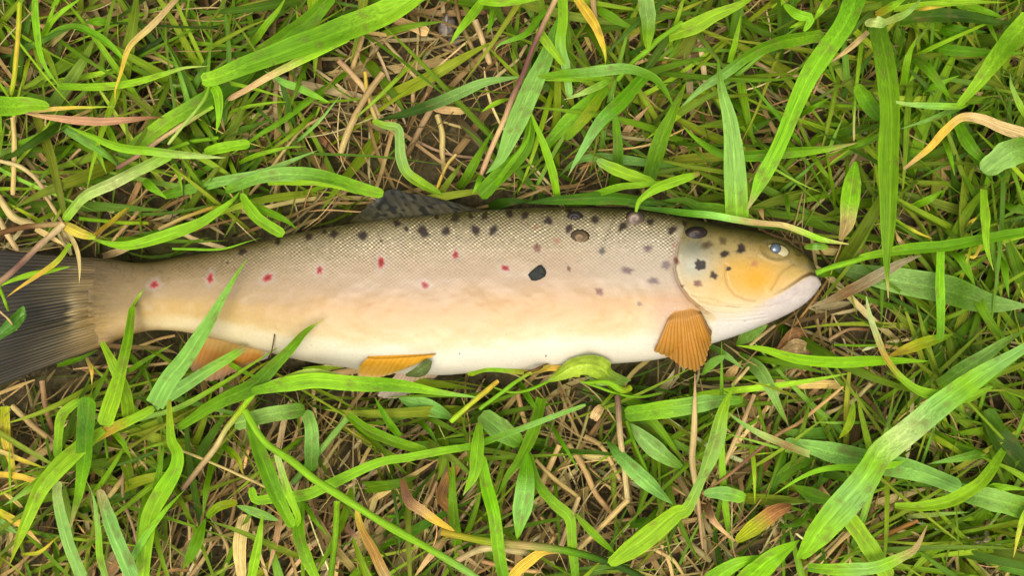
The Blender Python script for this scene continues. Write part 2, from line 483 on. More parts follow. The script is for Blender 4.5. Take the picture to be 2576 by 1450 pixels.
# crease pigment (skin folds hold dark slime)
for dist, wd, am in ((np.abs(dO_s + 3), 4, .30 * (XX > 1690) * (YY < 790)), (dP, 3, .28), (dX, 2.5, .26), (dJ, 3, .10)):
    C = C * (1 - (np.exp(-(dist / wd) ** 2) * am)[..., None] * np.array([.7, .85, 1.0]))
for nx_, ny_ in ((2004, 641), (2010, 644)):
    w = (np.exp(-(np.hypot(XX - nx_, (YY - ny_) * 1.3) / 3.4) ** 2) * .8)[..., None]
    C = C * (1 - w) + lin((46,38,24)) * w
w = (np.exp(-(dM / 2.8) ** 2) * smooth(1.0, .55, tM) * .55)[..., None]
C = C * (1 - w) + lin((120,92,64)) * w
w = (np.exp(-(dM / (3.6 + 3.4 * smooth(.4, 0, tM))) ** 2) * smooth(.62, .05, tM) * .9)[..., None]
C = C * (1 - w) + lin((58,48,30)) * w
# scale pigment: pale centre, dusky rim, strongest on the back
k = scale_amt * scale_var * (0.25 + 0.75 * smooth(.45, .08, T))
C = C * np.clip(1 + 0.80 * k * (cell - 0.10), 0.25, 1.9)[..., None]
cid = _hash(np.round((XX + warp) / 5.75), np.round((YY + warp2 - .10 * XX) / 4.5), 5)
gl = smooth(.2, .8, cell) * scale_amt * smooth(.42, .10, T)
C = C * (1 + (gl * (np.where(cid > .84, .55, 0) + (cid - .5) * .35))[..., None])
# one missing row of scales behind the head, a dark seam
dS, _, _ = polydist(XX, YY, [(1549,533),(1543,560),(1528,590),(1518,612)])
w = (np.exp(-(dS / 4.5) ** 2) * .75 * smooth(-.2, .35, -cell))[..., None]
C = C * (1 - w) + lin((50,48,38)) * w
# peppering
pep = fbm(XX / 5.5, YY / 5.5, 71, 2)
C = C * (1 - (smooth(.60, .78, pep) * .30 * smooth(.55, .0, T))[..., None])
pep2 = vnoise(XX / 4.2, YY / 4.2, 75)
C = C * (1 - (smooth(.955, .985, pep2) * .35 * smooth(.4, .75, T))[..., None])
# lateral line
C = C * (1 + (np.exp(-(dL / 2.0) ** 2) * .05 * smooth(300, 800, XX))[..., None])
# spots
KC = {'d': (52,32,17), 'r': (186,46,44), 'p': (112,84,88), 'f': (186,110,84), 'k': (44,32,20), 'o': (86,64,30), 'q': (122,58,50), 'b': (62,58,62)}
for i, (x, y, r, kd) in enumerate(SP):
    sl = np.abs(xs - x) < r * 3.4
    if not sl.any(): continue
    X, Y = XX[sl], YY[sl]
    if kd == 'd': r *= .92
    ang = np.arctan2(Y - y, X - x)
    ex = 1.0 + 0.20 * math.sin(i * 1.7); ro = i * 2.4
    cx_, sy_ = (X - x) * math.cos(ro) + (Y - y) * math.sin(ro), -(X - x) * math.sin(ro) + (Y - y) * math.cos(ro)
    dd = np.hypot(cx_ * ex, sy_ / ex)
    rough_ = 1 + 0.30 * (vnoise(np.cos(ang) * 2.2 + i * 7, np.sin(ang) * 2.2 + i * 3, 81) - .5) * 2 + 0.22 * cell[sl] * scale_amt[sl]
    u = dd / (r * rough_)
    if kd == 'r':
        w = (smooth(2.4, 1.0, u) * .24)[..., None]
        C[sl] = C[sl] * (1 - w) + lin((206,196,190)) * w
        w = (smooth(1.2, .6, u) * .88)[..., None]
        C[sl] = C[sl] * (1 - w) + lin((206,60,52)) * w
        w = (smooth(.8, .3, u) * .9)[..., None]
        C[sl] = C[sl] * (1 - w) + lin((140,18,22)) * w
    else:
        soft = {'d': (1.4, .5, .97), 'p': (1.25, .3, .85), 'f': (1.3, .2, .6), 'k': (1.1, .7, .95), 'o': (1.3, .4, .75), 'q': (1.2, .45, .85), 'b': (1.2, .4, .8)}[kd]
        mot = (0.9 if kd in 'dko' else 0.75) + 0.4 * fbm(X / 5 + i, Y / 5, 91, 2)
        w = np.clip(smooth(soft[0], soft[1], u) * soft[2] * mot, 0, .97)[..., None]
        C[sl] = C[sl] * (1 - w) + lin(KC[kd]) * w
FISH_K = 0.42
C = np.clip(C * FISH_K, 0.004, 0.86)

wx, wy, wz = P(XX, YY, np.maximum(ZZ, ZC))
V = np.stack([wx, wy, ZZ], -1).reshape(-1, 3)
F = grid_faces(nx, nt + nb, wrap=True)
V = np.vstack([V, V[:nt + nb].mean(0), V[-(nt + nb):].mean(0)])
Cf = np.vstack([C.reshape(-1, 3), C[0].mean(0), C[-1].mean(0)])
trout = empty('trout', tuple(float(a) for a in P(1200, 740, 0.003)))
tag(trout, 'brown trout with red and dark spots lying on its side in the grass', 'fish')
off = np.array(trout.location)
np_mesh('body', V - off, F, M_SKIN, trout, {'col': Cf})

def fin(name, base, outer, zb, zo, rays, colf, nu=240, nv=70, amp=0.00035, bow=0.0, thick=0.0005, serr=3.0, label=None, fk=1.0):
    b, _ = spline(base, nu); o, _ = spline(outer, nu)
    u = np.linspace(0, 1, nu)[:, None]; v = np.linspace(0, 1, nv)[None, :]
    if zb == 'fish': b[:, 0] += (vnoise(u[:, 0] * 34, u[:, 0] * 0, 41) - .5) * 26 * np.sin(u[:, 0] * math.pi)
    uw = u + .35 / rays * (vnoise(u * rays * .7, u * 0, 31) - .5) + .25 / rays * (fbm(u * rays * .8, v * 2.2, 33, 2) - .5)
    branch = .5 + .5 * np.cos(uw * 2 * math.pi * rays * 2)
    rw = np.abs(np.sin(uw * math.pi * rays)); rw = rw * (1 - .35 * smooth(.35, .8, v) * branch) * (.7 + .5 * fbm(u * rays, v * 5, 35, 2))
    rw = np.clip(rw, 0, 1)
    ln = 1 - serr / 100 * (1 - np.abs(np.sin(u * math.pi * rays))) - 0.04 * (vnoise(u * 9, u * 0, 5))
    vv = v * ln
    px = b[:, :1] * (1 - vv) + o[:, :1] * vv
    py = b[:, 1:2] * (1 - vv) + o[:, 1:2] * vv
    # rays wander a little sideways
    px = px + (fbm(u * 14 + 3, v * 3, 7, 2) - .5) * 5 * v
    zb_ = zb
    if zb == 'fish': zb_ = fish_top(b[:, :1], b[:, 1:2]) - .0007 + .0003 * vnoise(u * 40, u * 0, 3)
    if zb == 'skin': zb_ = fish_top(b[:, :1], b[:, 1:2]) - .0003
    vz = 1 - (1 - v) ** 1.3
    z = zb_ * (1 - vz) + zo * vz + ((.0009 * smooth(0, .3, v) * (1 - v)) if zb == 'fish' else 0) + bow * np.sin(v * math.pi) * np.sin(u * math.pi) + amp * (rw - .5) * smooth(0, .12, v) * (1 - .4 * v)
    if zb == 'skin': z = np.maximum(z, np.minimum(fish_top(px, py), ZC + .0165) + .0022 * smooth(.02, .2, v) + amp * rw)
    z = z + (fbm(u * 4, v * 2.5, 9, 2) - .5) * (0.0008 if zb == 'skin' else 0.0022) * v
    x3, y3, z3 = P(px, py, z)
    top = np.stack([x3, y3, z3], -1).reshape(-1, 3)
    t = thick * (1 - .7 * v) + 0 * u
    bot = top - np.stack([0 * t, 0 * t, t], -1).reshape(-1, 3)
    c = colf(u + 0 * v, v + 0 * u, rw + 0 * v)
    n = nu * nv
    f1 = grid_faces(nu, nv)
    f2 = f1[:, ::-1] + n
    ids = np.arange(n).reshape(nu, nv)
    rim = np.concatenate([ids[:, 0], ids[-1, 1:], ids[-2::-1, -1], ids[0, -2:0:-1]])
    r2 = np.roll(rim, -1)
    f3 = np.stack([rim, r2, r2 + n, rim + n], -1)
    cc = np.vstack([c.reshape(-1, 3), c.reshape(-1, 3)])
    ob = np_mesh(name, np.vstack([top, bot]) - off, np.vstack([f1, f2, f3]), M_FIN, trout, {'col': np.clip(cc * FISH_K * fk, .004, .85)})
    if label: ob['label'] = label
    return ob

def mixc(a, b, w):
    w = np.asarray(w)[..., None]
    return a * (1 - w) + b * w

def c_caudal(u, v, rw):
    c = mixc(ramp(u + 0 * v, [(0,(106,88,44)),(.3,(142,117,68)),(.6,(164,135,78)),(.82,(186,152,82)),(1,(164,130,72))]), lin((92,80,48)), smooth(.10, .42, v))
    cen = np.exp(-((u - .54) / .20) ** 2)
    c = mixc(c, lin((226,206,150)), np.clip(rw * 1.6 - .6, 0, 1) * np.exp(-((v - .20) / .08) ** 2) * (.15 + .85 * cen))
    c = mixc(c, lin((24,22,17)), cen * smooth(.20, .30, v + .05 * fbm(u * 40, v * 2, 3, 2)) * smooth(.95, .5, v) * .96)
    c = mixc(c, lin((44,36,22)), smooth(.3, .7, v) * .72)
    c = mixc(c, lin((52,42,32)), smooth(.16, .0, u) * smooth(.25, .6, v) * .7)
    c = mixc(c, lin((158,142,98)), np.clip(rw * 1.9 - .9, 0, 1) * .42 * (.25 + .75 * smooth(.7, .3, v)) * smooth(.15, .35, v))
    c = c * (1 - smooth(.10, .26, v) * .24 * (1 - 1.3 * rw))[..., None]
    return c * (0.75 + 0.5 * fbm(u * 60, v * 5, 13, 3))[..., None] * (.55 + .9 * fbm(u * 22 + 3, v * 1.6, 17, 3))[..., None]
fin('tail_fin', [(262,652),(246,690),(234,725),(230,760),(238,795),(258,838),(288,860)],
    [(-78,626),(-62,690),(-44,745),(-36,795),(-46,850),(-66,920),(-92,1004)], 'fish', .017, 36, c_caudal, nu=640, nv=110, amp=.00028, thick=.0012, serr=2)

def c_dorsal(u, v, rw):
    c = mixc(lin((104,94,60)) + 0 * u[..., None], lin((70,66,52)), smooth(0, .8, v))
    c = mixc(c, lin((132,124,92)), np.clip(rw * 1.8 - .8, 0, 1) * .5)
    sp = vnoise(u * 26, v * 7, 27)
    c = mixc(c, lin((34,32,28)), smooth(.60, .72, sp) * .85)
    c = mixc(c, lin((96,88,34)), smooth(.75, 1, u) * .6)
    return c
fin('dorsal_fin', [(1225,531),(1130,540),(1040,548),(960,556),(905,563)], [(1190,522),(1100,498),(1030,485),(975,478),(878,558)], ZC + .001, .019, 13, c_dorsal, amp=.0003)

def c_pect(u, v, rw):
    rw = .45 + .55 * rw
    c = mixc(lin((228,160,88)) + 0 * u[..., None], lin((212,132,22)), smooth(.04, .3, v))
    c = mixc(c, lin((158,110,46)), smooth(.6, 1, v) * .6)
    c = mixc(c, lin((244,184,74)), np.clip(rw * 1.8 - .7, 0, 1) * .5)
    c = mixc(c, lin((92,72,44)), smooth(.82, 1, u) * .7)
    return c * (.72 + .34 * rw)[..., None]
fin('pectoral_fin', [(1686,792),(1706,778),(1736,772),(1762,782)], [(1644,887),(1688,910),(1733,934),(1758,936),(1786,884),(1790,836)], 'skin', ZC + .008, 17, c_pect, fk=1.12, amp=.00014, bow=.0035)

def c_pelv(u, v, rw):
    rw = .45 + .55 * rw
    c = mixc(lin((250,172,2)) + 0 * u[..., None], lin((244,178,30)), smooth(.3, .9, v))
    c = mixc(c, lin((216,190,140)), smooth(.78, 1, v) * .7)
    c = mixc(c, lin((250,206,80)), np.clip(rw * 1.8 - .8, 0, 1) * .3)
    return c * (.86 + .16 * rw)[..., None]
fin('pelvic_fin', [(1098,891),(1040,893),(980,895),(928,897)], [(1078,903),(1030,926),(970,948),(930,955),(902,948),(900,925)], 'skin', ZC + .0085, 13, c_pelv, amp=.00012, bow=.0015, fk=1.4,
    label='yellow orange nearer pelvic fin folded back along the belly')
def c_pelv2(u, v, rw):
    c = mixc(lin((236,196,150)) + 0 * u[..., None], lin((224,200,168)), smooth(.2, .9, v))
    return c * (.82 + .2 * rw)[..., None]
fin('pelvic_fin', [(1106,938),(1060,940),(1000,938)], [(1096,952),(1040,988),(985,1006),(944,998)], ZC - .004, .016, 12, c_pelv2, amp=.00014,
    label='pale pinkish far pelvic fin showing below the belly')
def c_anal(u, v, rw):
    rw = .5 + .5 * rw
    c = mixc(lin((236,180,80)) + 0 * u[..., None], lin((226,146,34)), smooth(.1, .4, v))
    c = mixc(c, lin((176,140,108)), smooth(.55, 1, v) * .7)
    c = mixc(c, lin((214,212,210)), smooth(.86, 1, u) * .8)
    return c * (.82 + .2 * rw)[..., None]
fin('anal_fin', [(508,846),(560,858),(615,872),(680,888)], [(478,928),(500,960),(545,958),(600,934),(672,902)], ZC - .002, .018, 14, c_anal, fk=1.2, amp=.00015)
# small fleshy fin ahead of the tail, folded against the back
fin('adipose_fin', [(745,590),(715,597),(690,603)], [(720,588),(700,594),(672,600)], ZC + .001, ZC + .0015, 2, lambda u, v, rw: mixc(lin((120,102,60)) + 0 * u[..., None], lin((86,74,50)), v), nu=30, nv=16, amp=.0001, thick=.001)

# eye: a shallow dome in its socket, cloudy lens
def dome(name, cx, cy, rx, ry, z0, hgt, colf, mat, parent, rot=0.0, nr=30, na=64, off=off, sunk=0.0012):
    r = np.linspace(0, 1, nr)[:, None]; a = np.linspace(0, 2 * math.pi, na, endpoint=False)[None, :]
    dx, dy = r * np.cos(a) * rx, r * np.sin(a) * ry
    px = cx + dx * math.cos(rot) - dy * math.sin(rot)
    py = cy + dx * math.sin(rot) + dy * math.cos(rot)
    z = z0 + hgt * np.sqrt(np.clip(1 - r * r, 0, 1)) - sunk * smooth(.9, 1, r) + 0 * a
    x3, y3, z3 = P(px, py, z)
    v = np.stack([x3, y3, z3], -1).reshape(-1, 3)
    c = colf(r + 0 * a, a + 0 * r)
    o = np_mesh(name, v - off, grid_faces(nr, na, wrap=True), mat, parent, {'col': c.reshape(-1, 3)})
    return o
ez = float(fish_top(np.array(1952.0), np.array(629.0)))
def c_eye(r, a):
    c = mixc(lin((160,146,92)) + 0 * r[..., None], lin((184,172,124)), .5 + .5 * np.sin(a))
    c = mixc(c, lin((92,82,46)), smooth(.84, .97, r))
    return c * .6
eye = dome('eye', 1955, 631, 32, 17, ez - .0014, .0012, c_eye, M_EYE, trout, rot=.22)
def c_pupil(r, a):
    c = mixc(lin((78,98,112)) + 0 * r[..., None], lin((48,62,74)), smooth(.2, .75, r))
    c = mixc(c, lin((30,32,30)), smooth(.72, .95, r) * (.65 + .35 * np.cos(a + 2.2)))
    return c * .6
dome('pupil', 1951, 626, 15.5, 14, ez - .0008, .0014, c_pupil, M_EYE, eye, sunk=.001)

# ------------------------------------------------------------------ small things stuck to the flank
def shell(px, py, rx, ry, hgt, rot, cols, label, spiral=2.5, shift=(0, 0)):
    z0 = float(fish_top(np.array(float(px)), np.array(float(py)))) - .0003
    nr, na = 36, 72
    r = np.linspace(0, 1, nr)[:, None]; a = np.linspace(0, 2 * math.pi, na, endpoint=False)[None, :]
    groove = np.sin(2 * math.pi * (r * spiral + a / (2 * math.pi)))
    z = z0 + hgt * (1 - r ** 2.2) + hgt * .10 * groove * smooth(0, .25, r) * (1 - r * .6) - .0012 * smooth(.93, 1, r)
    k = (1 - r)
    dx, dy = r * np.cos(a) * rx + k * shift[0], r * np.sin(a) * ry + k * shift[1]
    X, Y = px + dx * math.cos(rot) - dy * math.sin(rot), py + dx * math.sin(rot) + dy * math.cos(rot)
    x3, y3, z3 = P(X, Y, z)
    c = mixc(lin(cols[0]) + 0 * (r + a)[..., None], lin(cols[1]), smooth(.25, .85, r) + 0 * a)
    c = c * (1 + .45 * groove * smooth(.1, .3, r))[..., None] * (.75 + .5 * fbm(X / 5, Y / 5, 3, 3))[..., None]
    c = mixc(c, lin((26,22,16)), smooth(.80, .95, r) * .85 + 0 * a)
    loc = np.array([float(q) for q in P(px, py, z0)])
    o = np_mesh('snail_shell', np.stack([x3, y3, z3], -1).reshape(-1, 3) - loc, grid_faces(nr, na, wrap=True), M_SHELL, None, {'col': np.clip(c * .42, .003, .8).reshape(-1, 3)})
    o.location = loc
    return tag(o, label, 'shell', 'small round shells stuck to the trout')
shell(1447, 549, 23, 17, .0012, .1, ((54,42,30), (38,30,20)), 'dark brown flat shell nearest the back edge of the trout, above a paler shell')
shell(1460, 597, 27, 20, .0014, .12, ((138,110,70), (70,52,28)), 'brown ringed shell with a pale centre, just below the darkest flat shell', 2.0)
shell(1597, 552, 25, 23, .0030, -.3, ((156,134,114), (112,92,76)), 'smooth grey brown domed shell with a green blade tip touching it', 1.2, (2, -3))
shell(1748, 589, 32, 19, .0020, -.15, ((58,38,28), (42,28,20)), 'glossy dark brown shell on the nape above the gill cover', 1.3, (6, -2))

def chip():
    px, py = 1352.0, 688.0
    z0 = float(fish_top(np.array(px), np.array(py))) - .0004
    out = [(-24,4),(-18,-3),(2,-20),(10,-21),(20,-10),(23,-2),(19,8),(8,15),(-4,19),(-15,18)]
    bm = bmesh.new()
    loc = Vector([float(q) for q in P(px, py, z0)])
    def rg(s, z, j):
        vs = []
        for i, (a, b) in enumerate(out):
            x, y, zz = P(px + a * s, py + b * s, z0 + z * .7 + j * math.sin(i * 2.3) * .0004)
            vs.append(bm.verts.new(Vector((float(x), float(y), float(zz))) - loc))
        return vs
    r0, r1, r2 = rg(1, -.0004, 0), rg(1, .0012, 1), rg(.72, .0022, 1)
    for A, B in ((r0, r1), (r1, r2)):
        for i in range(len(out)):
            j = (i + 1) % len(out)
            bm.faces.new((A[i], A[j], B[j], B[i]))
    c = bm.verts.new(sum((v.co for v in r2), Vector()) / len(r2) + Vector((.0003, -.0002, .0003)))
    for i in range(len(out)):
        bm.faces.new((r2[i], r2[(i + 1) % len(out)], c))
    bmesh.ops.recalc_face_normals(bm, faces=bm.faces)
    me = bpy.data.meshes.new('stone_chip'); bm.to_mesh(me); bm.free()
    a = me.attributes.new('col', 'FLOAT_COLOR', 'POINT')
    a.data.foreach_set('color', np.array([[.006, .0066, .005, 1]] * (2 * len(out)) + [[.016, .017, .013, 1]] * (len(out) + 1), np.float32).ravel())
    me.materials.append(M_STONE)
    o = bpy.data.objects.new('stone_chip', me); o.location = loc; COL.objects.link(o)
    tag(o, 'black angular chip lying in the middle of the trout flank', 'stone chip')
chip()

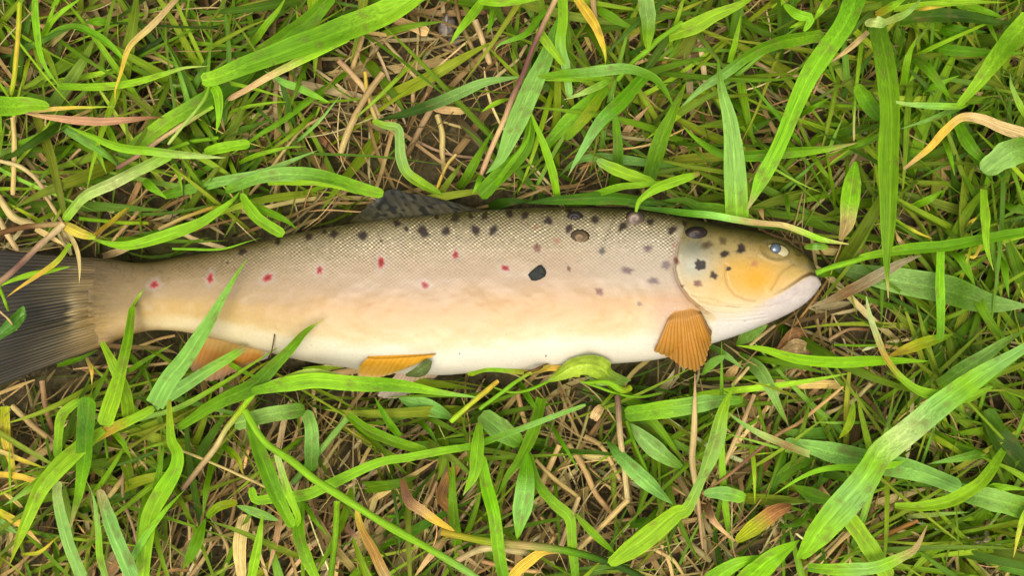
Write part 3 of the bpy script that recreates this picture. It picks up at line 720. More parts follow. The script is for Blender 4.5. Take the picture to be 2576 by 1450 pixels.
# ------------------------------------------------------------------ grass blades and stalks measured one by one
# region (column row) | kind | height level mm | width | colours | points (thirds of a photo pixel inside the region) | label
# kinds: t blade with a pointed tip at the last point, l pointed at both ends, c cut or blunt ends, s round stalk
TR = r"""
00|t|30|62|g1 g1|262,-20 272,200 302,400 360,540 452,655|pale green blade hanging from the top edge and bending into a pointed elbow
00|t|34|68|g2 g1 g1 w|430,650 700,655 950,635 1200,570 1400,515 1590,500|long bright blade with a whitish tip, arching level above the tail stalk
00|t|36|56|p s y y|1340,-20 1150,190 1000,330 950,420 910,560 870,680 868,790|withered blade turning from tan to yellow, hanging among green blades
00|c|22|150|g2 g2 g1|2500,-40 2330,150 2100,310 1930,430 1800,560|broad blade at the top edge under the long spotted ribbon blade
00|c|40|150,185,180,165,135,100|g1 g1 g2 g2 g2 g1|3200,-80 2900,100 2600,215 2200,360 1900,470 1650,575 1525,600|
00|c|26|130,140,130,110|g5 g5 g1 g4|1960,430 1750,620 1500,780 1250,930 1050,1090 880,1250|broad shaded blade running on below the long spotted ribbon blade
00|c|34|95,100,80|g1 w g1|1290,1150 1050,1280 850,1380 640,1480 480,1660|pale bright blade slanting down to the brown stalk joint above the tail
00|t|38|95|g1 g1|1560,600 1640,700 1655,850 1632,1010|short bright blade folded straight down from the end of the spotted ribbon blade
00|s|36|24|g1 w|1580,650 1540,750 1400,930 1270,1090|
00|c|37|80,70,50,38|g1 g1 s p|2640,260 2400,390 2200,490 2000,590 1850,680 1720,755|leaf sheath fading from green to pink beside the long spotted ribbon blade
00|s|28|36|g1 s p u|1610,800 1450,900 1200,1060 1000,1200 880,1270|pinkish stalk crossing under the level lens shaped blade
00|l|38|72|g1 g1 w|500,950 700,1030 900,1110 1150,1140 1400,1165 1710,1188|level lens shaped bright blade crossing over a pinkish stalk
00|c|24|84|g3 g2|430,930 640,1060 800,1170 930,1290|
00|t|22|80|g2 g1|1050,1340 1150,1420 1260,1500|
00|l|30|58|s p p b|150,850 400,890 700,920 950,910 1130,890 1250,890|pink dried blade lying level near the tail side edge
00|c|33|150,140,60|g2 g1 g1|-40,800 100,805 250,790 370,805|curled broad bright leaf at the edge behind the tail, above it
00|t|31|38|s y g1|150,850 450,820 700,808 880,802|
00|s|18|42|g6 y g6|148,20 132,300 112,550 78,720|
00|t|26|52|g1 g1|310,300 420,130 560,20 640,-40|
00|t|22|46|g2 g1|300,300 380,120 430,-30|
00|l|28|56|g2 g2 g1|320,290 450,210 580,200 700,250 820,330 985,500|blade arching over and down from the clump near the top edge
00|t|16|56|g6 g2|240,390 205,500 165,690|
00|t|14|60|g4 g4|345,400 450,480 610,595|
00|s|20|40|s s|98,890 110,1100 102,1300 95,1470|upright tan stalk close to the tail side edge
00|s|24|32|s s p|-20,1210 130,1250 250,1330 350,1450|
00|s|24|18|g4 g4|840,172 1050,180 1300,200 1560,210 1650,205|
00|l|25|62|g2 g2|640,165 760,160 860,170|
00|c|12|90|g5 g4 g4|600,650 750,560 950,450 1100,370 1300,230 1420,140|
00|t|26|82|g2 g1|1860,400 1980,230 2080,100 2170,-40|
00|s|14|24|g2 g6|1765,0 1730,200 1742,310|
00|t|18|36|w g2|1150,662 1300,650 1500,635|
00|t|22|42|g3 g2|1300,550 1310,700 1308,840|
00|c|13|66|g5 g4|1160,660 1240,750 1320,850|
00|c|20|62|g2 g2 g1|2620,540 2400,700 2150,900 1950,1020 1690,1200|
00|t|26|36|g3 g3|2180,1120 2400,920 2600,680|
00|l|24|60|g3 g1|1990,530 2150,625 2250,660 2490,775|
00|t|21|32|g1 g1|1700,865 1850,810 2050,775 2200,768|
00|c|10|84|g5 g5|1480,890 1600,1000 1720,1090|
00|s|22|34|g1 g1|1270,1130 1450,1070 1650,1040|
00|c|33|70,80,72|g1 g1|1540,1150 1700,1112 1885,1085|blunt tipped bright blade beside the level lens shaped blade
00|t|25|42|g1 g1|1790,1240 1950,1170 2150,1120 2320,1104|
00|c|20|52|g1 g1|1715,1180 1765,1300 1840,1460|
00|c|14|82|g5 g2|1350,1410 1550,1280 1710,1185|
00|t|27|96|g2 g3 g3|1240,1470 1600,1385 1950,1310 2200,1210 2410,1130|long bluish green blade with its tip raised above the tail stalk
00|c|32|60,110,110,70|g2 g3 g2 g1|1700,1440 2000,1330 2300,1320 2600,1385 2890,1465|
00|t|35|48|g1 g1|2020,1385 2300,1378 2560,1420 2700,1470|
00|c|19|58|g1 g1|670,960 720,1100 810,1320|
00|c|22|62|g1 g2|790,920 860,1060 940,1215|
00|c|18|48|g1 g1|1290,1190 1350,1320 1378,1450|
00|s|10|22|s p|430,1320 600,1130 720,1060|
00|s|12|18|s s|425,1310 350,1000 345,900|
00|s|10|30|s p|430,1320 440,1400 430,1480|
00|s|16|24|p s p|1880,1470 2050,1270 2250,1000 2420,890|long thin tan stalk slanting across the blades above the adipose fin
00|c|7|60|b p|2320,950 2450,1080 2580,1220|
00|t|15|50|s s|330,380 450,280 540,210|
00|s|9|22|p p|520,420 750,330 960,250|
00|s|11|26|s s|1090,0 1110,100 1060,180|
10|s|44|40|s u u s p|1625,-30 1520,190 1440,370 1370,560 1290,740 1220,930 1130,1130 1055,1320|long purplish brown stalk leaning from the top edge to the back of the trout
10|c|30|46|g2 g1|1060,1300 1030,1380 985,1470|
10|l|33|155|g2 g3 g3 g3|1650,100 1560,400 1460,620 1380,800 1290,1000 1200,1200 1085,1320|broad bluish green blade lying along the purplish brown stalk
10|c|36|90,80,70,50|g1 g1 g3 g3|1665,-30 1670,150 1650,330 1690,500 1725,730|
10|c|40|74,60,40|g1 g1 g1|1480,215 1540,310 1610,400 1680,490|small bright kinked blade folded over the purplish brown stalk
10|l|26|88|g4 g4 g3 g3|250,910 500,850 700,780 900,700 1100,620 1360,575|long dark tipped blade lying over the bare soil up to the purplish stalk
10|l|38|94|g1 g2 g3 g2 g2|1365,597 1600,572 1900,540 2150,520 2350,585 2450,700 2510,830|blade with its point on the purplish stalk, arching over and bending down
10|t|35|42|g1 g1|2040,590 1750,602 1480,605|
10|t|34|62|g1 w|2040,598 1850,690 1670,755|
10|t|36|120|g2 g2 g3 g3|2300,560 2120,760 1970,900 1850,1080 1760,1230 1700,1340|
10|t|29|95|g5 g5 g2 g3|2050,1420 2080,1290 2085,1100 2065,900 2050,700|
10|t|33|140|g5 g2 g2|2320,1350 2400,1080 2500,850 2610,600|
10|c|40|60,90,85,50|g3 g1 g1 g1|1925,1212 2050,1272 2200,1330 2360,1370|short pale lozenge shaped blade with blunt ends, above the nape shells
10|t|36|78|g1 g1 g1|1625,1480 1590,1300 1530,1100 1460,930 1405,780|
10|c|24|70,120,90|g2 g1 g2|1530,1110 1750,880 1900,750 2020,630|
10|c|26|60,90,60|g2 g6 g2|1690,1050 1850,870 2000,650|
10|t|28|84|g4 g2 g2|850,1470 950,1330 1050,1150 1155,965|
10|c|26|130,110,60|g2 g2 g2|1040,1480 1200,1320 1390,1130 1440,890|
10|t|30|48|g2 g1|1120,1470 1230,1300 1400,1060 1430,880|
10|l|22|38|g1 g1|1280,740 1180,772 1055,845|
10|c|32|40,60,66,70,84,80,84,70,16|g1 g3 g3 g1 g2|235,908 330,945 405,958 436,985 440,1100 450,1200 500,1310 620,1400 760,1475|pale kinked blade bent at an elbow, reaching down to the dorsal fin
10|s|16|30|y s|178,540 200,730 262,910|
10|t|35|82|g1 g1|1070,0 970,130 880,240 815,340|bright pointed blade hanging from the top edge over the bare soil
10|c|36|50,66,30|g1 g1|1030,5 1200,15 1520,-25|
10|t|24|62|g2 g2|1160,30 1132,150 1095,265|
10|t|30|58|g2 g2 g3|1540,70 1450,180 1380,260 1200,330 1148,395|
10|t|34|84|y y y g6|1775,-20 1850,90 1910,180 1960,300 1995,430 1990,500|yellow withered blade hanging from the top edge
10|s|28|44|p p|1895,-20 1915,160|
10|c|38|120,125,95,30|g3 g3 g2 g1|2290,-30 2310,150 2308,300 2310,375|broad pale blade hanging from the top edge, narrowing into a stem joint
10|s|30|38|g1 g1 g1|2575,170 2400,290 2320,370 2200,470 2080,610|
10|t|25|90|g2 g2 g2|1880,40 2000,110 2150,190 2250,222|
10|c|18|60|g5 g4|2080,480 2200,400 2320,330|
10|t|42|62|g2 g1 g1|1880,1480 2100,1410 2300,1395 2600,1360|
10|l|20|72|g5 g3 g5|1640,1335 1760,1230 1900,1190 2100,1200 2600,1270|
10|s|9|28|s s|275,240 430,430 570,590 710,655|
10|c|14|58,70,90|p s s|390,140 520,190 655,245|thick broken straw end lying on the bare soil near the top edge
10|s|10|38|s s|165,265 120,400 78,525|
10|s|14|44|p s s|-20,460 90,570 190,700 285,895|
10|s|18|50|p p s|315,555 200,700 100,880 20,1080 -10,1170|thick pinkish straw slanting beside the bare soil, tail side
10|c|11|50|s p|288,600 350,710 412,835|
10|s|9|42|s s p|722,865 760,1000 762,1150 775,1310|
10|t|10|44|p b|640,730 700,600 782,475|
10|s|11|46|p p b|695,785 600,960 490,1180|
10|s|15|46|s s|1008,150 1060,290 1122,485|upright straw standing beside the crumbly pale stone
10|s|10|34|b p|858,-10 900,170 1010,405|
10|s|8|26|b p|500,985 560,850 650,700|
10|c|12|50,64,50|p s|690,820 800,832 935,845|
10|s|8|32|s p|538,690 540,830|
10|s|12|26|y s|718,1430 790,1260 865,1165|
10|s|13|26|s s p|1160,590 1230,530 1320,460 1400,335|
10|s|7|24|p b|760,370 900,410 1010,480|
10|s|7|22|s s|770,920 850,945 930,965|
10|c|9|50|b p|1490,930 1560,970 1640,990|
10|t|14|60|s p|2100,1060 2200,930 2330,790|
10|t|13|44|y b|2370,520 2430,480 2480,440|
20|t|46|155,150,145,130,115,110,105,10|g2 g1 g1 g1 g1|1310,-40 1220,180 1080,380 960,560 850,800 760,1020 680,1200 600,1350 540,1480 488,1590|long bright blade slanting down from the top edge to the back of the head
20|t|36|95,110,90,80,60,10|g1 g2 g2 g3 g3|1060,255 850,290 650,345 500,420 300,560 150,660 -10,800|
20|t|50|140,172,172,168,160,130,60,6|g5 g2 g2 g2 g2|1470,185 1520,400 1560,650 1572,900 1565,1150 1560,1449 1552,1800 1550,2050 1550,2250|broadest upright dark green blade, hanging past the snout with its tip down
20|c|52|60,80,70|w w g3|1375,170 1450,160 1530,185|pale stem joint where several blades meet near the top edge
20|t|46|70|y g1 g1|1455,110 1600,30 1720,-40|
20|t|50|62|w g3 g3|1520,170 1700,90 1810,-30|
20|t|40|64|g1 g1 g1|1590,70 1900,30 2200,15 2470,22|
20|t|30|120|g5 g4 g5|1640,150 1900,118 2200,140 2600,200|
20|t|42|34|y y|1740,75 1850,60 1980,48|
20|t|48|165,160,140,105,60,8|g1 g3 g3 g3 g2|410,1655 402,1449 385,1150 340,850 290,650 264,440|pale upright blade ending in a sharp point, standing against the back of the head
20|l|40|84|g1 g2 g2 g2 g1 s|-10,935 150,1080 300,1160 500,1172 800,1150 1100,1120 1330,1072|level blade with a dry yellow tip, crossing two upright blades above the head
20|t|32|52|g2 g2|1200,1115 1350,1075 1490,1005|
20|t|34|128|g1 g1 g1|-110,270 100,190 250,110 450,20 580,-60|
20|c|30|50|g1 g1|352,475 400,300 438,110|
20|c|40|40,76,60,30|g1 g1 g1|765,30 870,110 965,140 915,235|small bright blade folded back on itself near the top edge
20|t|36|46|g1 g1|960,150 880,180 795,212|
20|t|40|72|g1 g1|1120,-30 1060,50 985,155|
20|c|47|150,150,120,90,50|g1 g2 g1 g1|2640,130 2450,330 2300,530 2200,660 2080,800|bright blade slanting from the head side edge down to a folded pale tip
20|t|47|56|g1 g3 w|2130,785 2080,802 1900,800 1700,785 1490,748|pale folded tip lying level across the broadest upright blade
20|t|30|48|g2 g3|2150,780 2050,825 1850,905 1640,975|
20|t|42|105,95,80,60,60,50,20|s s s y y p|2640,1040 2400,960 2250,900 2100,888 1970,990 1870,1100 1780,1180 1665,1275|withered yellow and orange blade bent over near the head side edge
20|c|26|118|g2 g2 g5|2040,940 2150,1100 2250,1250 2360,1400|
20|t|28|74|g2 g2|1915,940 2000,1130 2052,1330|
20|t|36|84|g5 g2 g2|1745,440 1850,520 1950,650 2055,775|
20|c|24|100|g5 g2 g2|1740,320 2000,372 2300,400 2600,405|
20|c|30|90,125,80|g1 g2 g5|1315,640 1400,780 1490,900|
20|c|28|62|g1 g1|1760,712 1900,650 2090,565|
20|t|40|54|g1 g3|2600,900 2560,830 2480,650 2472,540|
20|c|38|150,200,190|g3 g3 g2|2270,1300 2450,1170 2640,1100|
20|c|18|60|g5 g2|345,690 450,850 580,1000|
20|t|22|40|g2 g3|1075,1250 1110,1120 1205,890|
20|s|12|38|p s s|555,470 700,550 890,582|
20|t|34|48|s s p|1400,240 1250,370 1108,475|short tan dry blade between two broad upright blades near the top
20|s|8|60|b b|-10,800 130,900 240,1050|
20|s|9|28|s p|965,1110 1050,980 1140,840|
20|s|30|20|g2 s|1300,760 1292,900 1290,1065|
20|t|16|90|g2 g5|700,240 500,200 470,90|
20|c|10|90|g4 g5|850,850 1000,770 1120,740|
20|t|26|46|g2 g2|880,870 1000,800 1110,735|
20|c|14|80|g5 g5|400,1060 520,980 700,880|
20|c|16|110|g5 g5|1000,1120 1250,1000 1480,940|
20|c|22|110|g2 g5|1880,180 2050,230 2300,240|
20|t|26|60|g2 g1|2250,90 2330,230 2380,330|
20|c|26|90|g1 g2|2080,30 2300,90 2450,140|
20|t|30|70|g2 g1|1660,640 1700,430 1770,265|
20|c|30|110|g2 g5|2060,900 2180,1110 2420,1360|
01|l|34|92|g1 g1 g1 g1|670,350 850,400 1000,402 1250,330 1500,240 1650,150 1770,50 1810,-10|long bright blade curving up along the back just above the tail stalk
01|c|36|40,88,85,70|g1 g1 g1|1820,10 1900,150 2000,240 2140,325|bright forked blade pair meeting the back ahead of the adipose fin, lower fork
01|t|32|80|g1 g2 g2|1840,70 2000,140 2150,210 2250,285|bright forked blade pair meeting the back ahead of the adipose fin, upper fork
01|t|31|22|g1 g1|1300,430 1650,432 1850,380 1990,338|
01|s|34|42|b b s|-20,315 200,262 475,240|
01|s|37|48|s p u p|480,240 300,400 130,570 -20,700|pinkish brown stalk slanting over the tail fin to the edge
01|c|37|50,86,70,40|y y y g6|470,235 560,290 640,320 720,345|pale yellow joint at the meeting of several stalks above the tail fin
01|t|38|42|s s s|490,280 570,400 600,560 598,700|thin tan straw tip hanging onto the tail fin
01|t|38|44|g1 y y|535,390 430,520 290,625 120,740 35,805|yellowish green blade tip slanting over the upper tail fin
01|l|37|44|g1 g1 g1|540,560 350,598 200,632 60,680 -20,725|
01|s|20|56|s s|-10,40 100,190 260,250|
01|c|30|52|s s|265,275 400,350 505,415|
01|s|18|26|s s|318,-10 400,120 465,225|
01|s|16|42|s s|-10,200 60,330 135,445|
01|c|14|62|p s|775,485 900,450 1060,395|
01|s|36|24|g1 g1|-5,720 30,810 62,895|
01|s|37|14|s s|-5,900 60,960 125,1045|
01|t|56,54,50,46,40|130,128,110,80,40,4|g3 g3 g3 g3 g1|1160,1609 1250,1449 1400,1250 1550,1020 1650,850 1770,650 1862,512|broad pale green blade crossing over the narrow tail stalk of the trout
01|c|44,42,38,34|110,120,90,76,66,50|g1 g1 g2 g2|788,1770 850,1560 900,1400 950,1200 980,1020 1000,860|bright blade with a square cut end, standing against the tail stalk
01|t|40|30|g2 g1 w|1000,870 1060,770 1115,715|
01|t|36|90,95,80,40|g1 g1 g1|970,1700 940,1520 850,1300 768,1138|bright pointed blade just below the tail fin root
01|t|34|90,100,80,50|g3 g3 g1|1160,1612 1400,1460 1600,1330 1750,1240 1850,1182|
01|t|31|46|g3 g1 g1|1050,1720 1350,1630 1700,1440 1900,1310 2050,1210 2170,1125|
01|t|46|60,90,125,100,60,4|g2 g2 g5 g2 g2|1340,1790 1600,1620 1900,1470 2050,1330 2180,1200 2300,1060 2450,957|dark pointed blade rising over the belly behind the pelvic fin
01|t|44|60|g6 w|2050,1460 2200,1400 2350,1358 2600,1378|
01|c|26|54|g1 g6|2290,1345 2450,1330 2600,1328|
01|s|10|24|s p|1000,1182 1200,1112 1320,1085|
01|t|14|48|g2 g5|430,1310 600,1260 750,1185|
01|s|12|30|g2 g2|1020,1430 1180,1200|
01|c|20|40|s y s|650,1250 690,1350 692,1460|
01|t|16|44|g2 g1|910,1400 1080,1280 1310,1145|
01|s|34|10|b b|2040,1250 2062,1140 2080,1020|
01|c|16|70|g5 g5|900,400 1100,330 1300,260|
01|s|20|28|s y|1200,280 1400,190 1620,110|
01|s|16|30|g1 g6|600,200 900,230 1120,235|
01|c|18|50|y g6|700,340 850,220 1050,40|
01|s|12|30|s p|850,370 1000,200 1100,80|
11|t|50,52,54,48|20,40,66,70,60,30|g1 g1 g1 g1|2222,150 2245,70 2330,0 2450,-60 2700,-140|bright green leaf whose stem touches the smooth domed shell
11|l|34|66|g5 g5 g2 g2|2370,70 2580,62 2690,108 2850,122 2980,170 3190,230|
21|t|34,40,42,44,40|20,34,48,50,46,40,44,40,8|g4 g4 g5 g3 p s g1 s|-420,96 -200,130 0,160 200,180 400,210 600,235 750,250 900,300 1050,360 1250,392|dry tipped slender blade running over the head above the eye
21|c|30|90|g4 g5 g4|0,120 300,175 600,250 860,295|
11|l|33|96|g4 g5 g5 g4|1380,80 1700,58 2000,40 2250,62 2560,105|
11|c|20|90|g4 g4|1080,120 1250,80 1450,60|
11|s|38|42,50,36,24|g6 g1 g1 g1|2180,1480 2120,1500 2010,1440 1840,1440|
11|c|30|60,56,40|g6 g1 y|950,1370 1100,1330 1280,1345 1440,1372|
11|c|32|30,44,52,40|b y y g6|1450,1370 1570,1330 1680,1345 1800,1390|
11|s|36|26|b b|1380,1372 1460,1345 1560,1302|dark brown twig tip lying against the belly edge
11|s|38|30|g1 g1 y|1040,1640 1200,1520 1380,1390 1570,1310|
11|s|22|20|g1 g1|1800,1425 1950,1480 2100,1530 2250,1550 2420,1520|
21|c|36|30,120,155,120,30|g2 g1 g1 s p|1300,-230 1275,-60 1255,100 1235,250 1185,365|half dead blade with a ragged brown end hanging above the snout
21|l|24|230|g4 g3 g5 g3|1080,560 1400,625 1700,685 2000,740 2300,840 2620,860|broad dark leaf lying level ahead of the snout
21|s|32|44|g1 g1 g1|1005,612 1150,560 1330,510 1420,470|jointed green stem pointing at the trout snout
21|c|35|50,80,85,84,70|g1 g2 g2 g2|1330,495 1700,432 2000,402 2300,350 2640,290|
21|l|30|100|k b k k|940,875 1150,805 1350,702 1550,592 1700,512 1800,478|grey brown dry leaf slanting up from the lower jaw
21|l|18|60|k k|1000,885 1130,862 1275,835|
21|t|26|54|s s|1740,475 1650,390 1598,285|
21|c|33|60,72,72,60|g1 g1 g2|1942,390 1940,700 1944,900 1940,1120|narrow upright bright blade crossing the broad dark leaf
21|t|40|76|g1 g1 g1|2270,-20 2282,200 2292,400 2345,600|
21|l|36|90|g1 g7 g7 g7|400,1160 600,1190 850,1262 1100,1285 1350,1280 1600,1270 1860,1275|level yellow green blade below the lower jaw, pointed at both ends
21|c|44|8,40,55,50,50,60,92,95,60,20|w w y g1 g1 g1 g1|1385,785 1410,920 1470,1100 1530,1250 1600,1350 1690,1440 1800,1509 1950,1549 2150,1559 2340,1475|slender blade starting as a dry tip and curving round into a wide hook
21|l|26|84|y g6 g2|1540,1245 1700,1185 1850,1130 2040,1078|yellowing blade lying slantwise below the broad dark leaf
21|c|22|100|g5 g2 g2|2010,590 2200,780 2300,950 2470,1150|
21|c|34|40,54,44|g1 g3 g1|918,415 1000,408 1095,412|
21|l|20|104|g5 g3|400,1165 500,1080 640,1000|
21|c|18|60|g3 g3|200,1160 330,1240 460,1340|
21|l|24|74|g2 g3|140,1390 220,1290 330,1235|
21|t|19|120|g5 g3 g3 g2|420,1240 560,1330 640,1449 700,1580 790,1760|
21|s|24|26|s s|375,1460 430,1400 495,1325|
21|s|14|26|s p|505,1160 600,1080 700,1005|
21|c|12|84|p s|320,1430 380,1350 450,1270|
21|t|32|130|g2 g3 g2|1930,1460 2200,1290 2400,1150 2620,1030|
21|c|30|110|g2 g2|2180,1470 2400,1320 2620,1180|
21|c|26|62|g2 g5|770,-20 785,90 805,215|
21|t|32|38|g1 y|1600,210 1750,300 1895,358|
21|t|24|46|y y|2095,310 2170,230 2250,170|
21|s|22|26|y y|2135,475 2200,490 2245,395|
21|c|28|84|g1 g2|1690,140 1850,60 1980,-20|
21|c|24|88|g2 g2|1990,430 2100,500 2210,720|
21|t|22|70|g2 g2|2390,380 2430,600 2462,810|
21|c|20|130|g2 g5|2400,60 2500,110 2640,170|
21|s|14|26|g2 g2|1830,820 1835,1100 1840,1440|
21|s|10|26|s b|1100,1120 1250,1040 1400,1040|
21|s|9|24|p b|760,1400 860,1330 960,1440|
21|s|14|20|g1 g1|1140,1155 1300,1160 1470,1160|
21|t|14|56|p s|560,60 590,150 610,220|
21|c|16|70|g2 g5|1200,600 1080,620 980,640|
02|c|40,38,34,22|140,138,120,80,50,10|g2 g5 g2 g1 s|665,105 655,250 640,420 635,560 600,800 528,1100|dark blade with a straight cut top, hanging beside a bright cut blade
02|t|42|60,120,130,125,120,100,60,6|g1 g1 g1 g1 g6|780,345 600,480 430,640 300,800 210,1000 130,1200 75,1360|long yellow green blade sweeping down near the lower tail side edge
02|t|36|84|g1 g1 g3|480,590 200,805 20,925|
02|c|24|52|y y s|-20,682 150,700 300,740 540,752|
02|t|22|42|s y g6|-20,500 150,570 360,645|
02|t|18|44|s y|190,970 100,880 -20,795|
02|c|16|84|g6 y g6|38,170 45,400 90,600 135,820|
02|t|20|70|g6 y s|-20,955 150,1060 320,1218|
02|c|17|66|g3 g3|-20,1030 60,1085 140,1140|
02|c|40|70,86,88,86|w g3 g3 g3|438,735 430,850 470,1050 530,1250 620,1480|pale blunt topped blade nearer the tail side edge, at the bottom
02|c|42|70,115,112,110|s g3 g3 g3|742,805 790,950 860,1150 960,1380 1000,1480|widest pale blunt topped blade with a brown end, at the bottom edge
02|t|37|60|g3 g1 g3 g3|800,1480 750,1300 740,1100 710,880 655,735|
02|t|40|115,130,130,120,100,60,30|g1 g1 g1 g7 g1 g6|1070,1480 1110,1150 1145,980 1240,800 1325,640 1340,520 1292,410 1280,120|tall bright blade with a bulging middle, between the pale blunt blade and a tan stalk
02|t|34|60|g5 g2 g2|1160,870 1205,650 1245,410|
02|t|38|62|g3 g1 g1|990,1340 1100,1150 1250,950 1400,795|
02|s|36|44|u p s g6 g1|1380,800 1500,640 1620,490 1700,350 1800,230 1940,40|tan jointed stalk leaning toward the anal fin
02|s|30|20|s s|1330,490 1600,600 1850,710 2010,785|
02|c|38|40,100,118,100,70|g2 g2 g2 g1|1870,230 1920,400 2050,750 2140,950 2215,1085|dark blade folded sharply at its lower end, below the anal fin
02|t|42|50,64,50|g1 g1 w|2215,1080 2250,1010 2170,800 2092,530|pale slim half of the folded blade, pointing back up
02|s|44|56|g1 g1 g1 g1 g1 g3|1845,205 2000,440 2200,580 2400,735 2590,858 2780,980 3030,1130 3280,1280 3480,1400 3620,1480|longest straight bright stem, running slantwise to the bottom edge
02|c|33|70,84,60|g6 y g1 g1|640,450 900,310 1030,250 1160,180|
02|c|30|110,125,100|g3 g3 g5|1770,300 2000,240 2300,190|
02|c|26|105,112,100|g3 g3 g5|2300,210 2350,350 2348,660|
02|s|22|48|g3 g3|2620,260 2420,500 2210,750|
02|c|24|62|g2 g6 y|1680,460 1790,560 1835,690|
02|c|28|74|g2 g2|1625,510 1560,800 1528,1010|
02|l|32|84|g2 g2 g2|1555,1010 1480,1200 1440,1290 1378,1405|
02|c|30|50,66,50|g2 g6|1560,1010 1650,930 1790,895|
02|c|36|56,80,75,60,60,50,46,30|g1 g1 g1 g1 g1 g2 g3 g3|1895,785 1930,880 2060,868 2300,840 2450,780 2830,610 3080,560 3330,505 3580,460 3880,350 4180,240 4420,155|long curving blade crossing the lower turf beneath the belly
02|l|22|72|g3 g3|1780,920 1950,980 2110,1035|
02|t|33|84|g1 g1 g1|1895,1470 1950,1200 1985,960|
02|c|37|90,100,105,80|g2 g2 g1|2258,890 2262,1150 2330,1350 2390,1480|
02|t|30|42|g2 g2|2280,880 2390,1050 2495,1165|
02|s|24|46|g1 g2|2545,890 2530,1150 2495,1470|
02|s|12|40|s p s|820,855 1000,640 1210,510|
02|s|14|24|p p|940,590 930,850 1000,1070 1055,1270|
02|s|10|24|s s|1592,1130 1580,1250 1440,1480|
02|c|18|100,110,80|s s s|1855,990 1810,1200 1825,1470|crumpled pale straw leaf standing near the bottom edge
02|c|16|60|s p s|2112,920 2100,1100 2020,1440|
02|s|16|44|s p p|90,165 250,320 410,440|
02|s|12|44|p b|318,-20 350,200 405,365|
02|t|22|32|g6 y|160,1292 300,1270 450,1145|
02|c|30|50,72,66,60|g1 g1 g2|600,120 470,235 440,400 430,570|
02|t|34|62|g2 g2|830,335 920,430 1000,590|
02|s|30|22|g2 g2|780,340 812,560|
02|s|12|34|g2 g2|490,888 700,900|
02|s|10|34|p s|510,680 800,510 1150,430|
02|s|9|30|s s|560,1330 850,1010 1050,830|
02|s|8|30|p s|620,1240 760,1060 900,900|
02|s|9|26|s p|1400,850 1430,1100 1420,1400|
02|s|8|30|s s|2080,760 2200,480 2280,250|
02|s|10|30|s p|2400,700 2500,520 2576,420|
02|s|9|34|s p|2200,1300 2400,1180 2576,1060|
02|s|11|28|p s|1640,1080 1720,1250 1700,1400|
02|s|8|30|b p|1750,640 1770,900 1690,1250|
02|c|14|70|g5 g2|780,1250 650,1420|
02|t|12|70|g2 g5|860,620 800,740|
12|c|34|60,80,78,60|g2 g2 g2 g1|45,235 200,350 350,420 500,470 650,512|
12|t|31|62|g1 g2 g2|440,400 330,250 245,90|
12|t|42|40,95,100,70,6|g1 g1 g1 g1|1040,300 1025,480 1000,680 915,845|
12|c|40|70,95,98,90|g1 g7 g1 g2|1050,540 1100,800 1150,1000 1180,1250 1225,1480|upright bright blade reaching the bottom edge below the belly
12|c|20|120,185,110|g3 g3 g2|1050,230 1200,350 1350,450|
12|t|30|110|g2 g2 g2|1510,110 1450,350 1350,560 1250,700 1165,880|
12|l|36|150|g2 g2 g3 g3 g1|1400,500 1392,700 1370,900 1325,1180|pale backed pointed leaf hanging in the middle of the lower turf
12|c|33|60,70,85,75,60|g2 g2 g1 g1 g2|1405,520 1480,750 1600,900 1720,1010 1742,1200 1770,1480|
12|s|34|38|g1 y|825,285 1000,130 1180,-20|
22|c|46|8,70,130,135,70,80,140,165,150,70|g2 g1 g3 g3 g3 g1 g1 g1 g1|395,-20 300,200 240,450 150,680 30,940 -60,980 -220,1110 -360,1220 -480,1310 -560,1370|twisted bright leaf narrowing at its middle, with a rounded lower end
12|c|34|40,84,84,60,20|b u p y y|455,720 500,880 600,960 750,1060 850,1115|orange brown dry blade bent like a sickle near the bottom edge
12|s|32|58|y g6 s g2 g4 g4|750,1125 1000,1170 1300,1220 1700,1262 2000,1340 2280,1470|
12|c|18|40,72,90,70,60|p o b o b|950,515 850,650 755,850 830,960 832,1110|twisted rusty brown dry leaf beside the sickle shaped orange blade
12|t|16|62|s s p|165,925 350,800 550,680 760,550|
12|c|30|50,84,86|y o o p|118,950 160,1110 250,1270 350,1480|
12|c|26|66|p u p|-20,1040 80,1130 150,1210|
12|t|20|70|s s s|815,1140 680,1290 540,1475|
12|s|22|54|p s s p|850,1350 1000,1270 1150,1240 1400,1275 1540,1262|
12|t|28|96|y y y s|1260,1480 1400,1350 1530,1270 1720,1275|bright yellow dying blade at the bottom edge
12|c|12|50|s p|815,1190 950,1320 1080,1410|
12|s|16|44|s p|1645,465 1560,650 1490,810|
12|s|18|30|s s|1465,575 1600,710 1795,862|
12|s|20|34|s s p|1792,860 1740,1000 1650,1235|
12|s|14|42|s p|1715,455 1830,640 1920,830 2045,985|
12|s|26|42|u s s|2080,90 2100,350 2130,600 2160,890|upright brown stalk ending in a swollen straw joint
12|s|24|40|s s s|2162,880 2000,1040 1790,1250|
12|s|10|28|p s|1865,635 2000,760 2140,880|
12|s|12|34|s s|1835,400 1970,480 2115,750|
12|c|20|60,74,60|s s|1965,170 1930,215 1900,270|
12|s|14|38|p s|1328,70 1360,200 1392,310|
12|c|28|110,135,130,60|g2 g1 g3 g2|2140,230 2350,200 2600,165 2830,130 3030,122|level pale green blade below the pectoral fin
12|l|24|130|g3 g3 g2|2160,290 2350,480 2600,660|
12|s|26|28|g2 g2|2150,280 2230,500 2320,690|
12|l|26|120|g5 g3 g3|1990,420 2150,600 2350,780 2500,910|
12|c|14|90|g5 g5|2120,1065 2350,1040 2520,1000|
12|t|22|38|g2 g2|1575,300 1680,470 1800,670|
